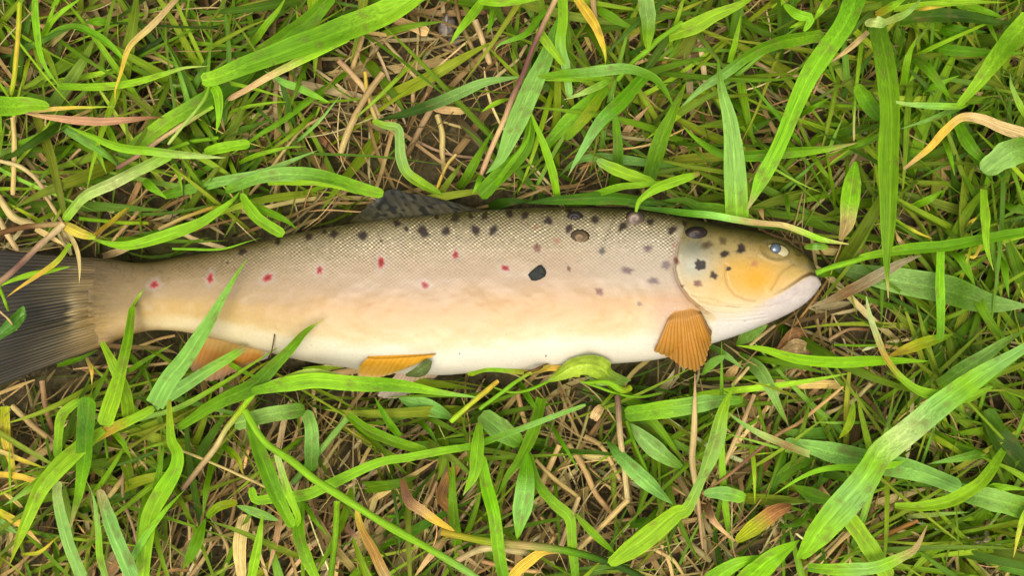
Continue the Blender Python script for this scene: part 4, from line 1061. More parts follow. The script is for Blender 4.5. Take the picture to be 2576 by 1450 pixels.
12|c|14|90|g2 g5 g5|240,1235 500,1130 750,1000 1030,860|
12|l|18|130|g3 g3 g5|430,110 650,180 850,260|
12|l|30|62|g1 g2|1750,970 1900,1130 2070,1290|
12|s|12|36|g2 g2|335,1000 570,1010|
12|t|24|60|g2 g2|1340,-20 1430,130 1530,270|
12|t|22|50|g2 g5|560,260 650,340 740,480|
12|s|10|30|s p|0,800 250,670 450,520|
12|s|9|34|s s|450,1080 640,900 720,740|
12|s|8|30|p s|500,580 620,380 700,250|
12|s|10|28|s s|1020,860 900,1020 840,1100|
12|s|8|26|s p|1500,1000 1600,1140 1560,1220|
12|c|12|60|s s|500,1350 560,1240 560,1160|
12|s|11|30|s s|2360,1250 2500,1330 2576,1440|
12|s|8|30|s p|1800,1180 2000,1060 2200,1020|
12|s|12|36|p s|1060,1340 1300,1400 1500,1420|
22|c|40,42,44,46,46,47,50,48,44,38|50,80,120,165,185,185,190,180,212,225,190,80|g3 g3 g1 g3 w g1 g3 g1 g1|2660,-330 2430,-190 2200,-40 1950,150 1750,320 1560,470 1480,540 1350,740 1150,980 1000,1170 930,1270 890,1330|widest pale blade of all, folded over on itself near the lower corner
22|t|38|56,60,50,30,5|w p w g3 g3|960,535 750,455 600,390 450,300 312,198|
22|c|28|60,150,160,150,120|g3 g3 g5 g3 g3|770,435 1000,490 1300,560 1500,610 1750,660 2100,785|broad dark blade passing beneath the widest folded pale blade
22|c|26|120,170,170|g5 g3 g2|2060,810 2400,890 2640,960|
22|t|36|64|g1 g1 g1 g1|1720,600 1400,632 1100,640 900,705 660,855|
22|t|40|50,90,95,80,40|g2 g1 g1 g1|2420,500 2300,680 2200,780 2000,890 1800,930 1600,920|crescent shaped bright blade over the end of a broad dark blade
22|c|22|60,112,90|g3 g3 g1|160,830 300,825 470,862|
22|c|26|60,120,120,60|g6 g6 o b|400,1190 550,1080 700,970 820,920|half rusty brown, half olive leaf near the bottom edge
22|t|22|80,60,30,20|b p s s|150,870 210,990 250,1060 395,1192|
22|c|14|84|g5 g5 g5|700,290 740,550 680,800 550,970|
22|c|9|150|b b|600,250 640,450 580,760|
22|c|30|120,132,120|g1 g1 g1|1240,1000 1350,1150 1450,1300 1560,1480|
22|t|36|60,95,95,90,50,5|g2 g1 g3 g1 s s|940,1385 1200,1402 1450,1390 1650,1310 1760,1240 1845,1070|curling blade with a dry upturned tip, at the bottom edge
22|t|40|190,180,110,6|g1 g1 g1|480,1480 600,1380 700,1300 880,1180|
22|t|34|150|g2 g1 g1|120,1620 240,1470 420,1360 640,1290|
22|s|20|26|p u p s|145,835 400,640 700,390 900,280 1210,20|long slanting dry stalk below the trout chin
22|s|15|36|s p|305,620 430,350 540,80|
22|s|12|34|s s p|1420,0 1250,150 1040,240|
12|s|34,30,26,20,16|8,30,48,50,40,26,22|p s s s p p|2668,-80 2672,80 2668,250 2660,420 2650,600 2690,900 2730,1250|tan seed stalk rising below the pectoral fin
22|s|10|46|p s|-20,1150 90,1240 210,1340|
22|s|12|32|s p|105,820 140,1050 180,1300|
22|c|10|80|s s p|1320,975 1600,860 1920,765|
22|s|12|46|s p|1400,1120 1500,1000 1600,915|
22|s|16|38|o o|1440,1200 1600,1110 1770,1035|
22|s|11|26|s s|1490,1220 1580,1290 1660,1330|
22|s|10|30|s y|1870,300 2000,450 2090,545|
22|t|30|60|g1 y|2620,880 2550,1050 2495,1320|
22|c|18|150,200,180|g5 g4 g4|2280,200 2400,430 2640,720|
22|t|22|80|g2 g3|2420,485 2100,560 1840,605|
22|c|28|64|g1 g1|2240,775 2400,780 2620,800|
22|t|24|44|w g2|1690,1005 2000,980 2180,970|
22|l|26|58|g1 g6|1290,120 1260,300 1175,420|
22|l|20|110|g2 g5|840,770 1000,850 1150,880|
22|s|14|30|g3 w|790,910 900,890 1020,880|
22|t|18|60|g2 g5|1000,960 850,1060 700,1090|
22|s|14|20|g1 g1|1890,1180 1960,1320 2000,1440|
22|s|12|30|s s|1090,1290 1200,1170 1290,1080|
22|l|18|90|g2 g5|700,700 850,610 1000,560|
02|c|46,47,47,48,46|60,118,122,110,90,50,10|g2 g1 g1 g2 g1 g3|1900,60 2300,-30 2550,-20 2800,-5 3000,10 3300,60 3590,100|bright blade lying along the belly, hiding the lower pelvic fin
"""

# apparent leaf colours (sRGB) -> pigment
GK = 0.70
PAL = {'g1': (150,200,34), 'g2': (110,160,12), 'g3': (150,196,88), 'g4': (58,90,10), 'g5': (82,126,8), 'g6': (162,176,26), 'g7': (136,202,0),
       'w': (206,222,126), 'k': (150,132,96), 'y': (216,178,62), 's': (214,182,116), 'p': (184,146,98), 'b': (112,78,38), 'u': (122,84,66), 'o': (172,120,60)}
DRYK = 0.62
DRY = set('y s p b u o k'.split())

def ribbon(pts, z, widths, cols, kind, seed, n=None, fold=None):
    """pts in photo pixels; returns verts, faces, col, bu, bv"""
    r = random.Random(seed)
    p3 = np.column_stack([np.asarray(pts, float), np.interp(np.linspace(0, 1, len(pts)), np.linspace(0, 1, len(z)), z)])
    ln = np.sum(np.linalg.norm(np.diff(p3[:, :2], axis=0), axis=1))
    n = n or int(np.clip(ln / 9, 10, 90))
    c, L = spline(p3, n)
    t = np.linspace(0, 1, n)
    if len(widths) > 1:
        w = np.interp(t, np.linspace(0, 1, len(widths)), widths)
        ends = (widths[0], widths[-1])
    else:
        w = np.full(n, widths[0], float)
        if kind == 't': w *= np.clip(1.0 - t ** 1.9, 0.0, 1) * (0.72 + 0.28 * smooth(0, .35, t)); w[-1] = 0
        elif kind == 'l': w *= np.clip(np.sin(np.pi * np.clip(t, 0, 1)) ** 0.82, 0, 1)
        elif kind == 'c': w *= 0.86 + 0.14 * np.sin(np.pi * t)
    if kind == 'c':
        e = 0.16 * max(w[0], w[-1]) / max(L, 1)
        w = w * (0.55 + 0.45 * np.sqrt(np.clip(t / max(e, .01), 0, 1))) * (0.55 + 0.45 * np.sqrt(np.clip((1 - t) / max(e, .01), 0, 1)))
    if kind != 's':
        w = w * (1 + 0.07 * (vnoise(t * 6 + seed, t * 0, 3) - .5) * 2)
    # wobble of the centre line
    amp = min(6.0, L * .010)
    c[:, 0] += (fbm(t * 4 + seed * 1.3, t * 0 + 1, 5, 2) - .5) * amp
    c[:, 1] += (fbm(t * 4 + seed * 2.1, t * 0 + 2, 6, 2) - .5) * amp
    zz = c[:, 2] + (fbm(t * 3 + seed * .7, t * 0, 8, 2) - .5) * 0.003
    x, y, zz = P(c[:, 0], c[:, 1], zz)
    C = np.column_stack([x, y, zz])
    tg = np.gradient(C, axis=0); tg /= np.linalg.norm(tg, axis=1)[:, None] + 1e-12
    side = np.cross(tg, [0, 0, 1.0]); side /= np.linalg.norm(side, axis=1)[:, None] + 1e-9
    nor = np.cross(side, tg)
    wm = PXM(w) * 0.5
    cols_ = np.array([lin(PAL[k]) * (DRYK if k in DRY else GK) for k in cols])
    cc = np.stack([np.interp(t, np.linspace(0, 1, len(cols)), cols_[:, k]) for k in range(3)], -1)
    jit = np.array([r.uniform(.9, 1.1), r.uniform(.93, 1.07), r.uniform(.85, 1.15)])
    bvv = np.linspace(0, PXM(L), n)
    if kind == 's':                                  # round stalk
        m = 8
        a = np.linspace(0, 2 * math.pi, m, endpoint=False)
        rad = wm * (1 + .12 * (vnoise(t * 9 + seed, t * 0, 4) - .5) * 2)
        rad = rad * np.where(t > .97, .75, 1) 
        V = C[:, None] + (side[:, None] * np.cos(a)[None, :, None] + nor[:, None] * np.sin(a)[None, :, None] * .8) * rad[:, None, None]
        bu = np.tile(np.cos(a), (n, 1)) + 0 * rad[:, None]
        col = np.repeat((cc * jit)[:, None], m, 1)
        F = grid_faces(n, m, wrap=True)
        caps = [[0, k, k + 1, k + 1] for k in range(1, m - 1)]
        b0 = (n - 1) * m
        F4 = [f for f in F.tolist()]
        F4 += [[b0, b0 + k, b0 + k + 1, b0 + k + 2] for k in (1, 3, 5)] if m == 8 else []
        F4 += [[0, k + 2, k + 1, k] for k in (1, 3, 5)] if m == 8 else []
        return V.reshape(-1, 3), np.array(F4), col.reshape(-1, 3), bu.ravel(), np.repeat(bvv, m)
    m = 7
    u = np.linspace(-1, 1, m)
    fd = fold if fold is not None else r.choice([-1, 1, 1]) * r.uniform(.18, .55)
    roll = r.uniform(-.35, .35) + r.uniform(-.5, .5) * (t - .5)
    s2 = side * np.cos(roll)[:, None] + nor * np.sin(roll)[:, None]
    n2 = nor * np.cos(roll)[:, None] - side * np.sin(roll)[:, None]
    wav = (vnoise(t[:, None] * 9 + seed, u[None, :] * 1.2 + 5, 12) - .5) * .16
    prof = fd * (np.abs(u)[None, :] - .5) + wav
    V = C[:, None] + s2[:, None] * (u[None, :, None] * wm[:, None, None]) + n2[:, None] * (prof * wm[:, None])[..., None]
    if kind == 't' and r.random() < .45 and cols[-1] in ('g1', 'g2', 'g3', 'g5', 'g6', 'g7'):
        wt = smooth(.90, .985, t)[:, None]
        cc = cc * (1 - wt) + lin(r.choice([(206,180,110), (170,130,70), (214,204,120)])) * DRYK * wt
    # pale stripes, browned edges, blemishes
    col = np.repeat((cc * jit)[:, None], m, 1) * (0.92 + .16 * vnoise(u[None, :] * 2 + seed, t[:, None] * 3, 15))[..., None]
    col = col * (1 + .22 * smooth(.6, 1, np.abs(u)))[None, :, None]
    br = smooth(.64, .80, fbm(u[None, :] * 1.2 + seed * 3.3, bvv[:, None] * 260, 16, 3)) * .5
    col = col * (1 - br[..., None]) + lin((150,126,70)) * .5 * br[..., None]
    return V.reshape(-1, 3), grid_faces(n, m), col.reshape(-1, 3), (np.tile(u, (n, 1))).ravel(), np.repeat(bvv, m)

# --- landmarks that the labels refer to
LM = [('the tail fin', 70, 790), ('the narrow tail stalk', 300, 730), ('the anal fin', 575, 900), ('the pelvic fins', 985, 935), ('the pectoral fin', 1725, 880),
      ('the lower jaw', 2000, 780), ('the snout', 2060, 680), ('the top of the head', 1900, 580), ('the dorsal fin', 1040, 500), ('the nape shells', 1600, 525),
      ('the adipose fin', 705, 590), ('the purplish brown stalk', 1310, 200), ('the bare soil patch', 1130, 310), ('the crumbly pale stone', 1132, 75),
      ('the withered tan and yellow blade', 310, 150), ('the long spotted ribbon blade', 700, 130), ('the pink dried blade', 230, 305), ('the pale yellow stalk joint', 190, 580),
      ('the broadest upright blade', 2230, 330), ('the pale stem joint', 2200, 55), ('the withered orange blade', 2420, 330), ('the long bright slanting blade', 2020, 200),
      ('the yellow hanging blade', 1490, 80), ('the broad hanging pale blade', 1630, 60), ('the curled belly leaf', 1480, 935), ('the dead brown leaf', 1990, 855),
      ('the broad dark leaf', 2350, 720), ('the hooked slender blade', 2230, 920), ('the widest folded pale blade', 2170, 1230), ('the twisted bright leaf', 1740, 1160),
      ('the sickle shaped orange blade', 1060, 1290), ('the yellow dying blade', 1340, 1410), ('the hanging pale backed leaf', 1315, 1250), ('the straw joint', 1580, 1260),
      ('the longest straight stem', 900, 1250), ('the folded dark blade', 680, 1200), ('the tall bulging bright blade', 400, 1240), ('the pale blunt blades', 230, 1330),
      ('the sweeping yellow green blade', 100, 1200), ('the rusty half brown leaf', 1910, 1320), ('the crumbled grey clod', 2440, 1350), ('the curling dry tipped blade', 2200, 1430),
      ('the crescent shaped blade', 2380, 1260), ('the yellow green level blade', 2080, 905), ('the cut topped dark blade', 215, 1060)]
CN = {'g1': 'bright green', 'g2': 'mid green', 'g3': 'bluish green', 'g4': 'very dark green', 'g5': 'dark green', 'g6': 'yellowish green', 'g7': 'lime green', 'w': 'whitish',
      'y': 'yellow', 's': 'tan', 'p': 'pinkish tan', 'b': 'brown', 'u': 'purplish', 'o': 'orange brown', 'k': 'grey brown'}
used_labels = set()
def auto_label(kind, pts, w, cols, lev):
    p = np.array(pts)
    mid = spline(p, 21)[0][10]
    mc = cols[len(cols) // 2]
    cn = CN[mc]
    size = 'hairlike' if w < 24 else 'thin' if w < 38 else 'slim' if w < 60 else 'middling' if w < 90 else 'broad' if w < 140 else 'extra broad'
    ch = p[-1] - p[0]
    turn = 0
    for i in range(1, len(p) - 1):
        a, b = p[i] - p[i - 1], p[i + 1] - p[i]
        turn += abs(math.degrees(math.atan2(a[0] * b[1] - a[1] * b[0], a @ b)))
    form = 'bent' if turn > 55 else 'curved' if turn > 18 else 'straight'
    ang = math.degrees(math.atan2(-ch[1], ch[0])) % 180
    dirn = 'level' if ang < 18 or ang > 162 else 'upright' if 68 < ang < 112 else 'leaning headward' if ang < 90 else 'leaning tailward'
    noun = 'dry blade' if mc in DRY and kind != 's' else 'dry stalk' if mc in DRY else 'grass stem' if kind == 's' else 'grass blade'
    order = sorted(LM, key=lambda l: (l[1] - mid[0]) ** 2 + (l[2] - mid[1]) ** 2)
    def rel(l, far=True):
        dx, dy = mid[0] - l[1], mid[1] - l[2]
        d = math.hypot(dx, dy)
        q = '' if d > 60 else 'just '
        if abs(dy) > abs(dx): return q + ('below ' if dy > 0 else 'above ') + l[0]
        return q + ('headward of ' if dx > 0 else 'tailward of ') + l[0]
    tries = []
    for a in order[:2]:
        tries += [f'{size} {cn} {noun}, {form}, {dirn}, {rel(a)}']
    for a in order[:3]:
        tries += [f'{size} {form} {cn} {noun} {dirn}, ' + ('low in the turf ' if lev < 17 else 'high in the turf ') + rel(a)]
    for a in order[:4]:
        tries += [f'{size} {cn} {noun}, {form}, {dirn}, {rel(a)}']
    for a in order[:5]:
        for b in order[:5]:
            if a is not b: tries.append(f'{size} {cn} {noun}, {dirn}, between {a[0]} and {b[0]}')
    for s in tries:
        if s not in used_labels and 4 <= len(s.replace(',', '').split()) <= 16:
            return s
    print('NO UNIQUE LABEL', tries[0])
    return tries[0]

rows = []
for line in TR.strip().splitlines():
    reg, kind, lev, wid, cols, pts, lab = line.split('|')
    ox, oy = 859 * int(reg[0]), 483.2 * int(reg[1])
    pp = [(ox + float(a.split(',')[0]) / 3, oy + float(a.split(',')[1]) / 3) for a in pts.split()]
    rows.append((kind, [float(a) for a in lev.split(',')], [float(a) / 3 for a in wid.split(',')], cols.split(), pp, lab))
for r_ in rows:
    if r_[5]: used_labels.add(r_[5])
rows = [('t' if k == 'c' and len(w) == 1 and not lab else k, l, w, c, p, lab or None) for k, l, w, c, p, lab in rows]
FISH_POLY = [(x, y) for x, y in TOP] + [(x, y) for x, y in BOT[::-1]]
FISH_POLY = [(-90, 628), (0, 637)] + [q for q in FISH_POLY if q[0] > 225] + [(150, 915), (0, 968), (-90, 1000)]

LIFT = 1.0
for i, (kind, lev, wid, cols, pts, lab) in enumerate(rows):
    if lab == '' or lab is None:
        if i == 4:
            lab = 'long spotted ribbon blade, widest in the turf above the tail stalk'
        else:
            lab = auto_label(kind, pts, max(wid) * 3, cols, lev[0])
    used_labels.add(lab)
    z = [v * 1e-3 * LIFT for v in lev]
    if len(z) == 1:
        z0 = z[0]
        r = random.Random(i)
        z = {'t': [z0 * .72, z0 * .95, z0 * 1.04, z0 * .9], 'l': [z0 * .82, z0, z0, z0 * .85], 'c': [z0 * .86, z0, z0 * .92], 's': [z0 * .9, z0, z0 * .86]}[kind]
        # root ends dive towards the soil when they start inside the picture
        if kind in 'ts' and 20 < pts[0][0] < 2556 and 20 < pts[0][1] < 1430 and z0 < .03 and kind == 't':
            z[0] = z0 * .3
    dry = cols[len(cols) // 2] in DRY
    V, F, Cc, bu, bv = ribbon(pts, z, wid, cols, kind, i + 1)
    mid = V.mean(0)
    loc = np.array([mid[0], mid[1], V[:, 2].min()])
    nm = ('dry_stalk' if kind == 's' else 'straw_leaf') if dry else ('grass_stalk' if kind == 's' else 'grass_leaf')
    o = np_mesh(nm, V - loc, F, M_DRY if dry else M_GREEN, None, {'col': np.clip(Cc, .003, .8), 'bu': bu, 'bv': bv})
    o.location = loc
    tag(o, lab, {'dry_stalk': 'dry stalk', 'straw_leaf': 'dry blade', 'grass_stalk': 'grass stem', 'grass_leaf': 'grass blade'}[nm], kind='thing')

# ------------------------------------------------------------------ broad leaves, dead leaf, stones
def sheet_leaf(name, outline_a, outline_b, z, col, mat, label, cat, rib=.0012, crumple=.002, seed=1, nu=60, nv=21, parent=None):
    """leaf between two edge curves (photo pixels)"""
    a, _ = spline(outline_a, nu); b, _ = spline(outline_b, nu)
    v = np.linspace(0, 1, nv)[None, :]; u = np.linspace(0, 1, nu)[:, None]
    px = a[:, :1] * (1 - v) + b[:, :1] * v; py = a[:, 1:2] * (1 - v) + b[:, 1:2] * v
    zb = np.interp(np.linspace(0, 1, nu), np.linspace(0, 1, len(z)), z)[:, None]
    zz = zb + rib * (np.abs(v - .5) * 2) ** 1.5 * np.sin(u * math.pi) + (fbm(px / 24 + seed, py / 24, seed, 3) - .5) * crumple
    x3, y3, z3 = P(px, py, zz)
    cs = np.array([lin(k) for k in col])
    cc = np.stack([np.interp(np.linspace(0, 1, nu), np.linspace(0, 1, len(cs)), cs[:, k]) for k in range(3)], -1)[:, None] * np.ones((1, nv, 1))
    cc = cc * (.7 + .6 * fbm(px / 14 + seed, py / 14, seed + 5, 3))[..., None] * .6
    V = np.stack([x3, y3, z3], -1).reshape(-1, 3)
    loc = np.array([V[:, 0].mean(), V[:, 1].mean(), V[:, 2].min()])
    if parent is not None: loc = np.array(parent.location)
    o = np_mesh(name, V - loc, grid_faces(nu, nv), mat, parent, {'col': np.clip(cc, .003, .8).reshape(-1, 3), 'bu': (v * 2 - 1 + 0 * u).ravel(), 'bv': (u * .05 + 0 * v).ravel()})
    if parent is None:
        o.location = loc
        tag(o, label, cat)
    return o

def q4(s):     # photo zoom used to measure the belly edge
    return [(839 + float(a.split(',')[0]) / 3.337, 839 + float(a.split(',')[1]) / 3.337) for a in s.split()]
bl = empty('broad_leaf', tuple(float(q) for q in P(1480, 935, .010)))
tag(bl, 'curled yellow green broad leaf tucked against the white belly', 'leaf')
def on(parent, name, V, F, Cc, bu, bv, mat):
    return np_mesh(name, V - np.array(parent.location), F, mat, parent, {'col': np.clip(Cc, .003, .8), 'bu': bu, 'bv': bv})
sheet_leaf('leaf_blade', q4('1780,412 1900,290 2010,208 2200,186 2320,238 2340,310 2500,392'), q4('1800,414 1900,400 2000,372 2100,348 2180,372 2250,400 2420,440'),
           [.030, .036, .040, .034, .026], [(150,186,40), (176,200,40), (168,196,48), (120,160,44)], M_LEAF, None, None, rib=-.002, parent=bl)
sheet_leaf('leaf_underside', q4('2090,350 2160,372 2230,400 2330,420 2490,395'), q4('2120,365 2200,430 2260,442 2380,432 2492,402'),
           [.030, .029, .026], [(140,180,60), (160,196,84), (130,170,60)], M_LEAF, None, None, rib=0, parent=bl)
V, F, Cc, bu, bv = ribbon(q4('1800,408 1650,472 1500,497 1350,458'), [.031, .027, .022], [7, 7, 6, 5], ['g7', 'g1', 'g1'], 's', 901)
on(bl, 'leaf_stalk', V, F, Cc, bu, bv, M_GREEN)
sheet_leaf('leaf_scrap', [(1019,943),(1045,925),(1064,908),(1076,904),(1086,908)], [(1022,948),(1050,950),(1070,945),(1082,930),(1087,912)],
           [.036, .038, .037], [(110,124,40), (98,116,36), (86,96,40)], M_LEAF, 'small olive scrap of leaf caught on the pelvic fin', 'leaf scrap', rib=.0006, crumple=.001, nu=24, nv=9)
dl = empty('dead_leaf', tuple(float(q) for q in P(1995, 855, .003)))
tag(dl, 'curled brown dead leaf on the soil below the lower jaw', 'dead leaf')
sheet_leaf('leaf_half', [(1952,880),(1968,852),(1990,828),(2012,826),(2030,840)], [(1956,884),(1980,868),(2000,856),(2016,850),(2032,846)], [.006, .013, .008], [(150,104,60), (172,124,78), (140,100,60)], M_DRY, None, None, rib=.001, crumple=.004, seed=4, nu=30, nv=12, parent=dl)
sheet_leaf('leaf_half', [(1946,896),(1975,870),(2000,852),(2030,862),(2052,876)], [(1950,902),(1980,898),(2005,900),(2030,898),(2048,888)], [.006, .012, .009], [(186,150,96), (196,164,112), (160,122,76)], M_DRY, None, None, rib=.002, crumple=.005, seed=6, nu=30, nv=14, parent=dl)
sheet_leaf('curled_leaf', [(-14,848),(10,812),(34,790),(58,770),(66,790)], [(-14,866),(16,846),(40,832),(58,812),(67,794)], [.030, .034, .031], [(96,150,40), (88,140,36), (110,160,50)], M_LEAF,
           'crumpled green leaf piece lying on the tail fin at the edge', 'leaf', rib=.003, crumple=.003, seed=9, nu=30, nv=14)

def clod(px, py, rx, ry, h, col, label, seed, name='stone', cat='stone'):
    na, nr = 40, 22
    a = np.linspace(0, 2 * math.pi, na, endpoint=False)[None, :]; ph = np.linspace(0.03, math.pi - .03, nr)[:, None]
    lump = 1 + .55 * (fbm(np.cos(a) * 1.5 + seed + ph * 0, np.sin(a) * 1.5 + ph, seed, 4) - .5) * 2
    X = px + rx * np.sin(ph) * np.cos(a) * lump; Y = py + ry * np.sin(ph) * np.sin(a) * lump
    zz = h * .3 + h * np.cos(ph) * lump
    x3, y3, z3 = P(X, Y, zz)
    c = lin(col) * (.6 + .8 * fbm(X / 6 + seed, Y / 6, seed + 2, 4))[..., None] * .5
    V = np.stack([x3, y3, z3], -1).reshape(-1, 3)
    loc = np.array([float(q) for q in P(px, py, 0.0)])
    o = np_mesh(name, V - loc, grid_faces(nr, na, wrap=True), M_STONE, None, {'col': np.clip(c, .003, .8).reshape(-1, 3)})
    o.location = loc
    return tag(o, label, cat)
clod(1124, 62, 22, 30, .007, (172,156,140), 'crumbly pale grey pink stone on the bare soil by the top edge', 3)
clod(1146, 100, 18, 20, .005, (168,152,132), 'smaller pale stone touching the crumbly one from below', 8)
clod(1061, 28, 9, 8, .006, (220,210,170), 'tiny cream pebble at the top edge, tailward of the crumbly stone', 12)
clod(2440, 1350, 46, 36, .007, (168,156,112), 'crumbled grey clod of dry soil in the lower corner', 15, 'soil_clod', 'clod')
clod(2472, 1362, 26, 34, .011, (190,178,126), 'pale faceted lump on top of the grey clod', 19, 'soil_clod', 'clod')
clod(1155, 435, 7, 9, .006, (200,150,100), 'tiny orange pebble on the bare soil above the dorsal fin', 23)
clod(1420, 290, 14, 13, .008, (160,150,90), 'small olive pebble between blades beside the purplish stalk', 29)

# ------------------------------------------------------------------ uncounted undergrowth
def field(x, y, blobs, base):
    f = np.full(np.shape(x), base, float)
    for bx, by, rx, ry, k in blobs:
        w = np.exp(-(((x - bx) / rx) ** 2 + ((y - by) / ry) ** 2))
        f = f * (1 - w) + k * w
    return f
GREEN_D = [(2250,250,520,330,1.0),(2450,700,260,260,.95),(150,200,330,240,.75),(560,330,260,150,.7),(1560,330,240,230,.85),(300,1120,330,200,.6),(800,1010,350,70,.7),(1350,1040,300,110,.8),
           (2350,1230,350,260,.75),(1090,330,190,260,.02),(1080,60,150,110,.04),(860,380,110,110,.12),(780,1270,300,200,.10),(1480,1270,230,200,.12),(1900,1350,160,110,.25),(2120,850,170,90,.15),(60,560,150,120,.25),
           (1930,1000,150,110,.4),(260,1420,300,90,.2)]
DRY_D = [(1160,330,120,190,.07),(1080,80,110,100,.06),(800,1280,330,230,1.0),(1450,1300,320,190,.8),(250,1420,400,110,.8),(60,560,160,120,.9),(2300,250,450,330,.35),(2450,700,250,260,.4),(400,350,400,200,.6),(930,200,160,220,.95)]

def scatter(n, nseg, length, width, zhi, lean, dens, blobs, base, palette, k, name, mat, label_kind='stuff', curl=.5, ang=None, keep_out=None, zmin=.001, spread=.30):
    ex, ey = 2250, 1600
    X = rng.uniform(1288 - ex, 1288 + ex, n * 6); Y = rng.uniform(725 - ey, 725 + ey, n * 6)
    inview = (np.abs(X - 1288) < 1420) & (np.abs(Y - 725) < 860)
    D = np.where(inview, field(X, Y, blobs, base), .5)
    ok = rng.uniform(0, 1, len(X)) < D * dens * np.where(inview, 1, .45)
    X, Y = X[ok][:n], Y[ok][:n]
    n = len(X)
    A = rng.uniform(0, 2 * math.pi, n) if ang is None else ang(X, Y, n)
    Ln = rng.uniform(*length, n) * rng.uniform(.6, 1.15, n)
    W = rng.uniform(*width, n)
    t = np.linspace(0, 1, nseg)
    cur = rng.normal(0, curl, n)
    aa = A[:, None] + cur[:, None] * t[None, :] + .35 * np.sin(t[None, :] * 5 + rng.uniform(0, 6, n)[:, None]) * curl
    st = Ln[:, None] / (nseg - 1)
    dx = np.cos(aa) * st; dy = np.sin(aa) * st
    PX = X[:, None] + np.concatenate([np.zeros((n, 1)), np.cumsum(dx[:, :-1], 1)], 1)
    PY = Y[:, None] + np.concatenate([np.zeros((n, 1)), np.cumsum(dy[:, :-1], 1)], 1)
    zt = rng.uniform(*zhi, n)
    if lean == 'rise':
        Z = zmin + zt[:, None] * np.sin(np.clip(t * 1.25, 0, 1) * math.pi / 2)[None, :] ** .9 - zt[:, None] * .25 * smooth(.6, 1, t)[None, :]
    else:
        Z = zt[:, None] * (.6 + .4 * np.sin(t * math.pi))[None, :] + rng.uniform(-.003, .003, n)[:, None] * (t - .5)[None, :]
    Z = np.maximum(Z, zmin)
    dm = field(PX[:, ::2], PY[:, ::2], blobs, 1.0).min(1)
    iv = (np.abs(X - 1288) < 1420) & (np.abs(Y - 725) < 860)
    thin = iv & (rng.uniform(0, .42, n) > dm)
    bad = thin | inside(PX, PY, keep_out).any(1) if keep_out is not None else np.zeros(n, bool)
    PX, PY, Z, W, zt = PX[~bad], PY[~bad], Z[~bad], W[~bad], zt[~bad]
    n = len(PX)
    x, y, z = P(PX, PY, Z)
    C = np.stack([x, y, z], -1)
    tg = np.gradient(C, axis=1); tg /= np.linalg.norm(tg, axis=2)[..., None] + 1e-12
    sd = np.cross(tg, [0, 0, 1.0]); sd /= np.linalg.norm(sd, axis=2)[..., None] + 1e-9
    nr = np.cross(sd, tg)
    ro = rng.uniform(-.9, .9, n)[:, None, None]
    s2 = sd * np.cos(ro) + nr * np.sin(ro); n2 = nr * np.cos(ro) - sd * np.sin(ro)
    prof = np.clip(1.03 - t ** 3, 0.03, 1) * (.6 + .4 * smooth(0, .3, t)) if mat is M_GREEN else np.clip(np.minimum(t, 1 - t) * 12, .35, 1)
    hw = PXM(W)[:, None] * prof[None, :] * .5
    V = np.stack([C - s2 * hw[..., None], C - n2 * (hw * .35)[..., None], C + s2 * hw[..., None]], 2)      # n, seg, 3, 3
    pal = np.array([lin(p) * k for p in palette])
    c = pal[rng.integers(0, len(pal), n)] * np.exp(rng.normal(-.12, spread, n))[:, None] * rng.normal(1, .06, (n, 3))
    c2 = pal[rng.integers(0, len(pal), n)]
    cc = c[:, None] * (1 - t[None, :, None] * .5) + c2[:, None] * (t[None, :, None] * .5)
    cc = np.repeat(cc[:, :, None], 3, 2)
    fb = grid_faces(nseg, 3)
    F = (fb[None] + (np.arange(n) * nseg * 3)[:, None, None]).reshape(-1, 4)
    bu = np.tile(np.array([-1, 0, 1.0]), n * nseg)
    bv = np.repeat((t[None, :] * PXM(np.full(n, 260.0))[:, None]).ravel(), 3)
    o = np_mesh(name, V.reshape(-1, 3), F, mat, None, {'col': np.clip(cc.reshape(-1, 3), .002, .8), 'bu': bu, 'bv': bv})
    tag(o, kind='stuff')
    return o

def grow(poly, m):
    c = np.array([(1150, 745)])
    out = []
    p = np.array(poly, float)
    for i in range(len(p)):
        t_ = p[(i + 1) % len(p)] - p[i - 1]
        nrm = np.array([t_[1], -t_[0]]); nrm /= np.linalg.norm(nrm) + 1e-9
        out.append(tuple(p[i] + nrm * m))
    return out
FP_OUT, FP_IN = grow(FISH_POLY, 3), grow(FISH_POLY, -16)

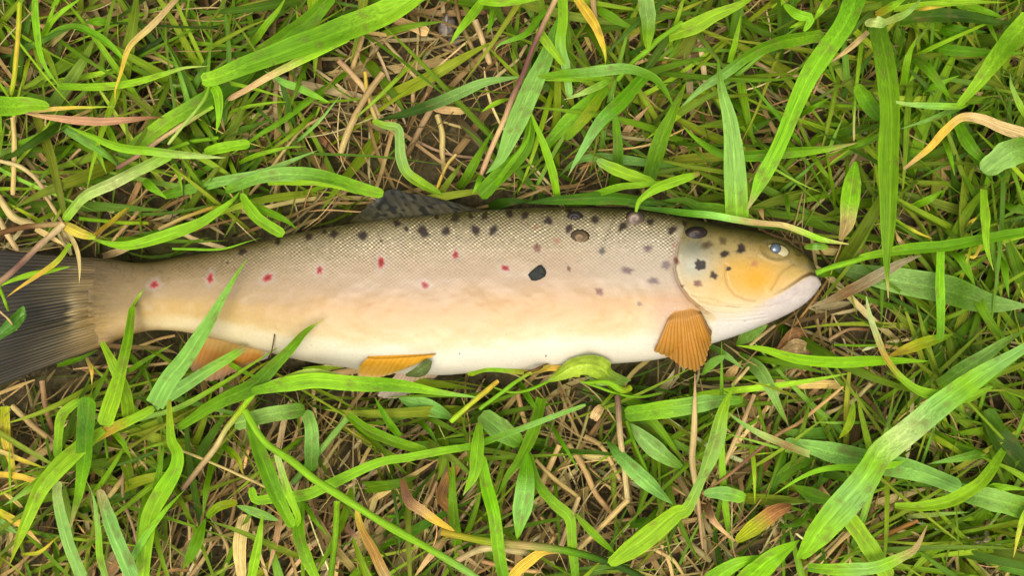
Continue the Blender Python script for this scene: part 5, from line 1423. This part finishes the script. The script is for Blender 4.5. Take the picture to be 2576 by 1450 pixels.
def ang_dry(X, Y, n):
    a = np.where((Y > 950) & (X < 1300), -1.05, 0.0) + np.where((Y > 950) & (X < 1300), rng.normal(0, .35, n), rng.uniform(0, math.pi, n))
    f = (fbm(X / 210 + 4, Y / 210 + 4, 77, 2) - .5) * 9
    bundle = rng.uniform(0, 1, n) < .6
    a = np.where(bundle & ~((Y > 950) & (X < 1300)), f + rng.normal(0, .22, n), a)
    return a + math.pi * rng.integers(0, 2, n)
def ang_grn(X, Y, n):
    f = (fbm(X / 260 + 14, Y / 260 + 4, 79, 2) - .5) * 10
    return np.where(rng.uniform(0, 1, n) < .5, f + rng.normal(0, .35, n), rng.uniform(0, 2 * math.pi, n))
DRY_PAL = [(200,174,110), (180,148,90), (144,112,62), (114,86,44), (208,188,130), (170,134,84), (94,76,40), (174,152,84)]
GRN_PAL = [(114,154,16), (134,176,28), (96,132,10), (158,188,40), (118,160,56), (148,164,34), (78,114,8), (168,178,52)]
# crumbs of soil and chaff
lt = scatter(9000, 3, (6, 26), (3, 9), (.0015, .004), 'flat', 1.0, DRY_D, .7, [(112,88,48), (84,66,34), (140,114,70), (62,50,24), (84,82,24), (166,142,96)], .34, 'chaff_litter', M_DRY, curl=1.2, keep_out=FP_IN, zmin=.0016)
scatter(3300, 9, (120, 420), (4, 12), (.0025, .012), 'flat', 1.0, DRY_D, .62, DRY_PAL, .56, 'dry_grass_thatch', M_DRY, curl=.35, ang=ang_dry, keep_out=FP_IN, zmin=.002, spread=.55)
scatter(420, 9, (160, 420), (12, 26), (.004, .013), 'flat', 1.0, DRY_D, .62, DRY_PAL, .64, 'dry_leaf_thatch', M_DRY, curl=.35, ang=ang_dry, keep_out=FP_IN, zmin=.002, spread=.35)
scatter(2200, 10, (140, 420), (1.6, 4), (.004, .018), 'flat', 1.0, DRY_D, .7, DRY_PAL, .74, 'dry_grass_hairs', M_DRY, curl=.6, keep_out=FP_IN, zmin=.002, spread=.4)
scatter(2300, 10, (110, 330), (4, 13), (.005, .018), 'rise', 1.0, GREEN_D, .55, GRN_PAL, GK * .78, 'undergrowth_grass', M_GREEN, curl=.45, ang=ang_grn, keep_out=FP_OUT, spread=.34)
scatter(2100, 12, (220, 560), (7, 19), (.010, .027), 'rise', .95, GREEN_D, .55, GRN_PAL, GK * 1.02, 'slender_grass', M_GREEN, curl=.18, ang=ang_grn, keep_out=FP_OUT, spread=.38)
scatter(850, 12, (220, 520), (16, 38), (.010, .025), 'rise', .9, GREEN_D, .30, GRN_PAL, GK, 'grass_tufts', M_GREEN, curl=.24, ang=ang_grn, keep_out=FP_OUT, spread=.28)
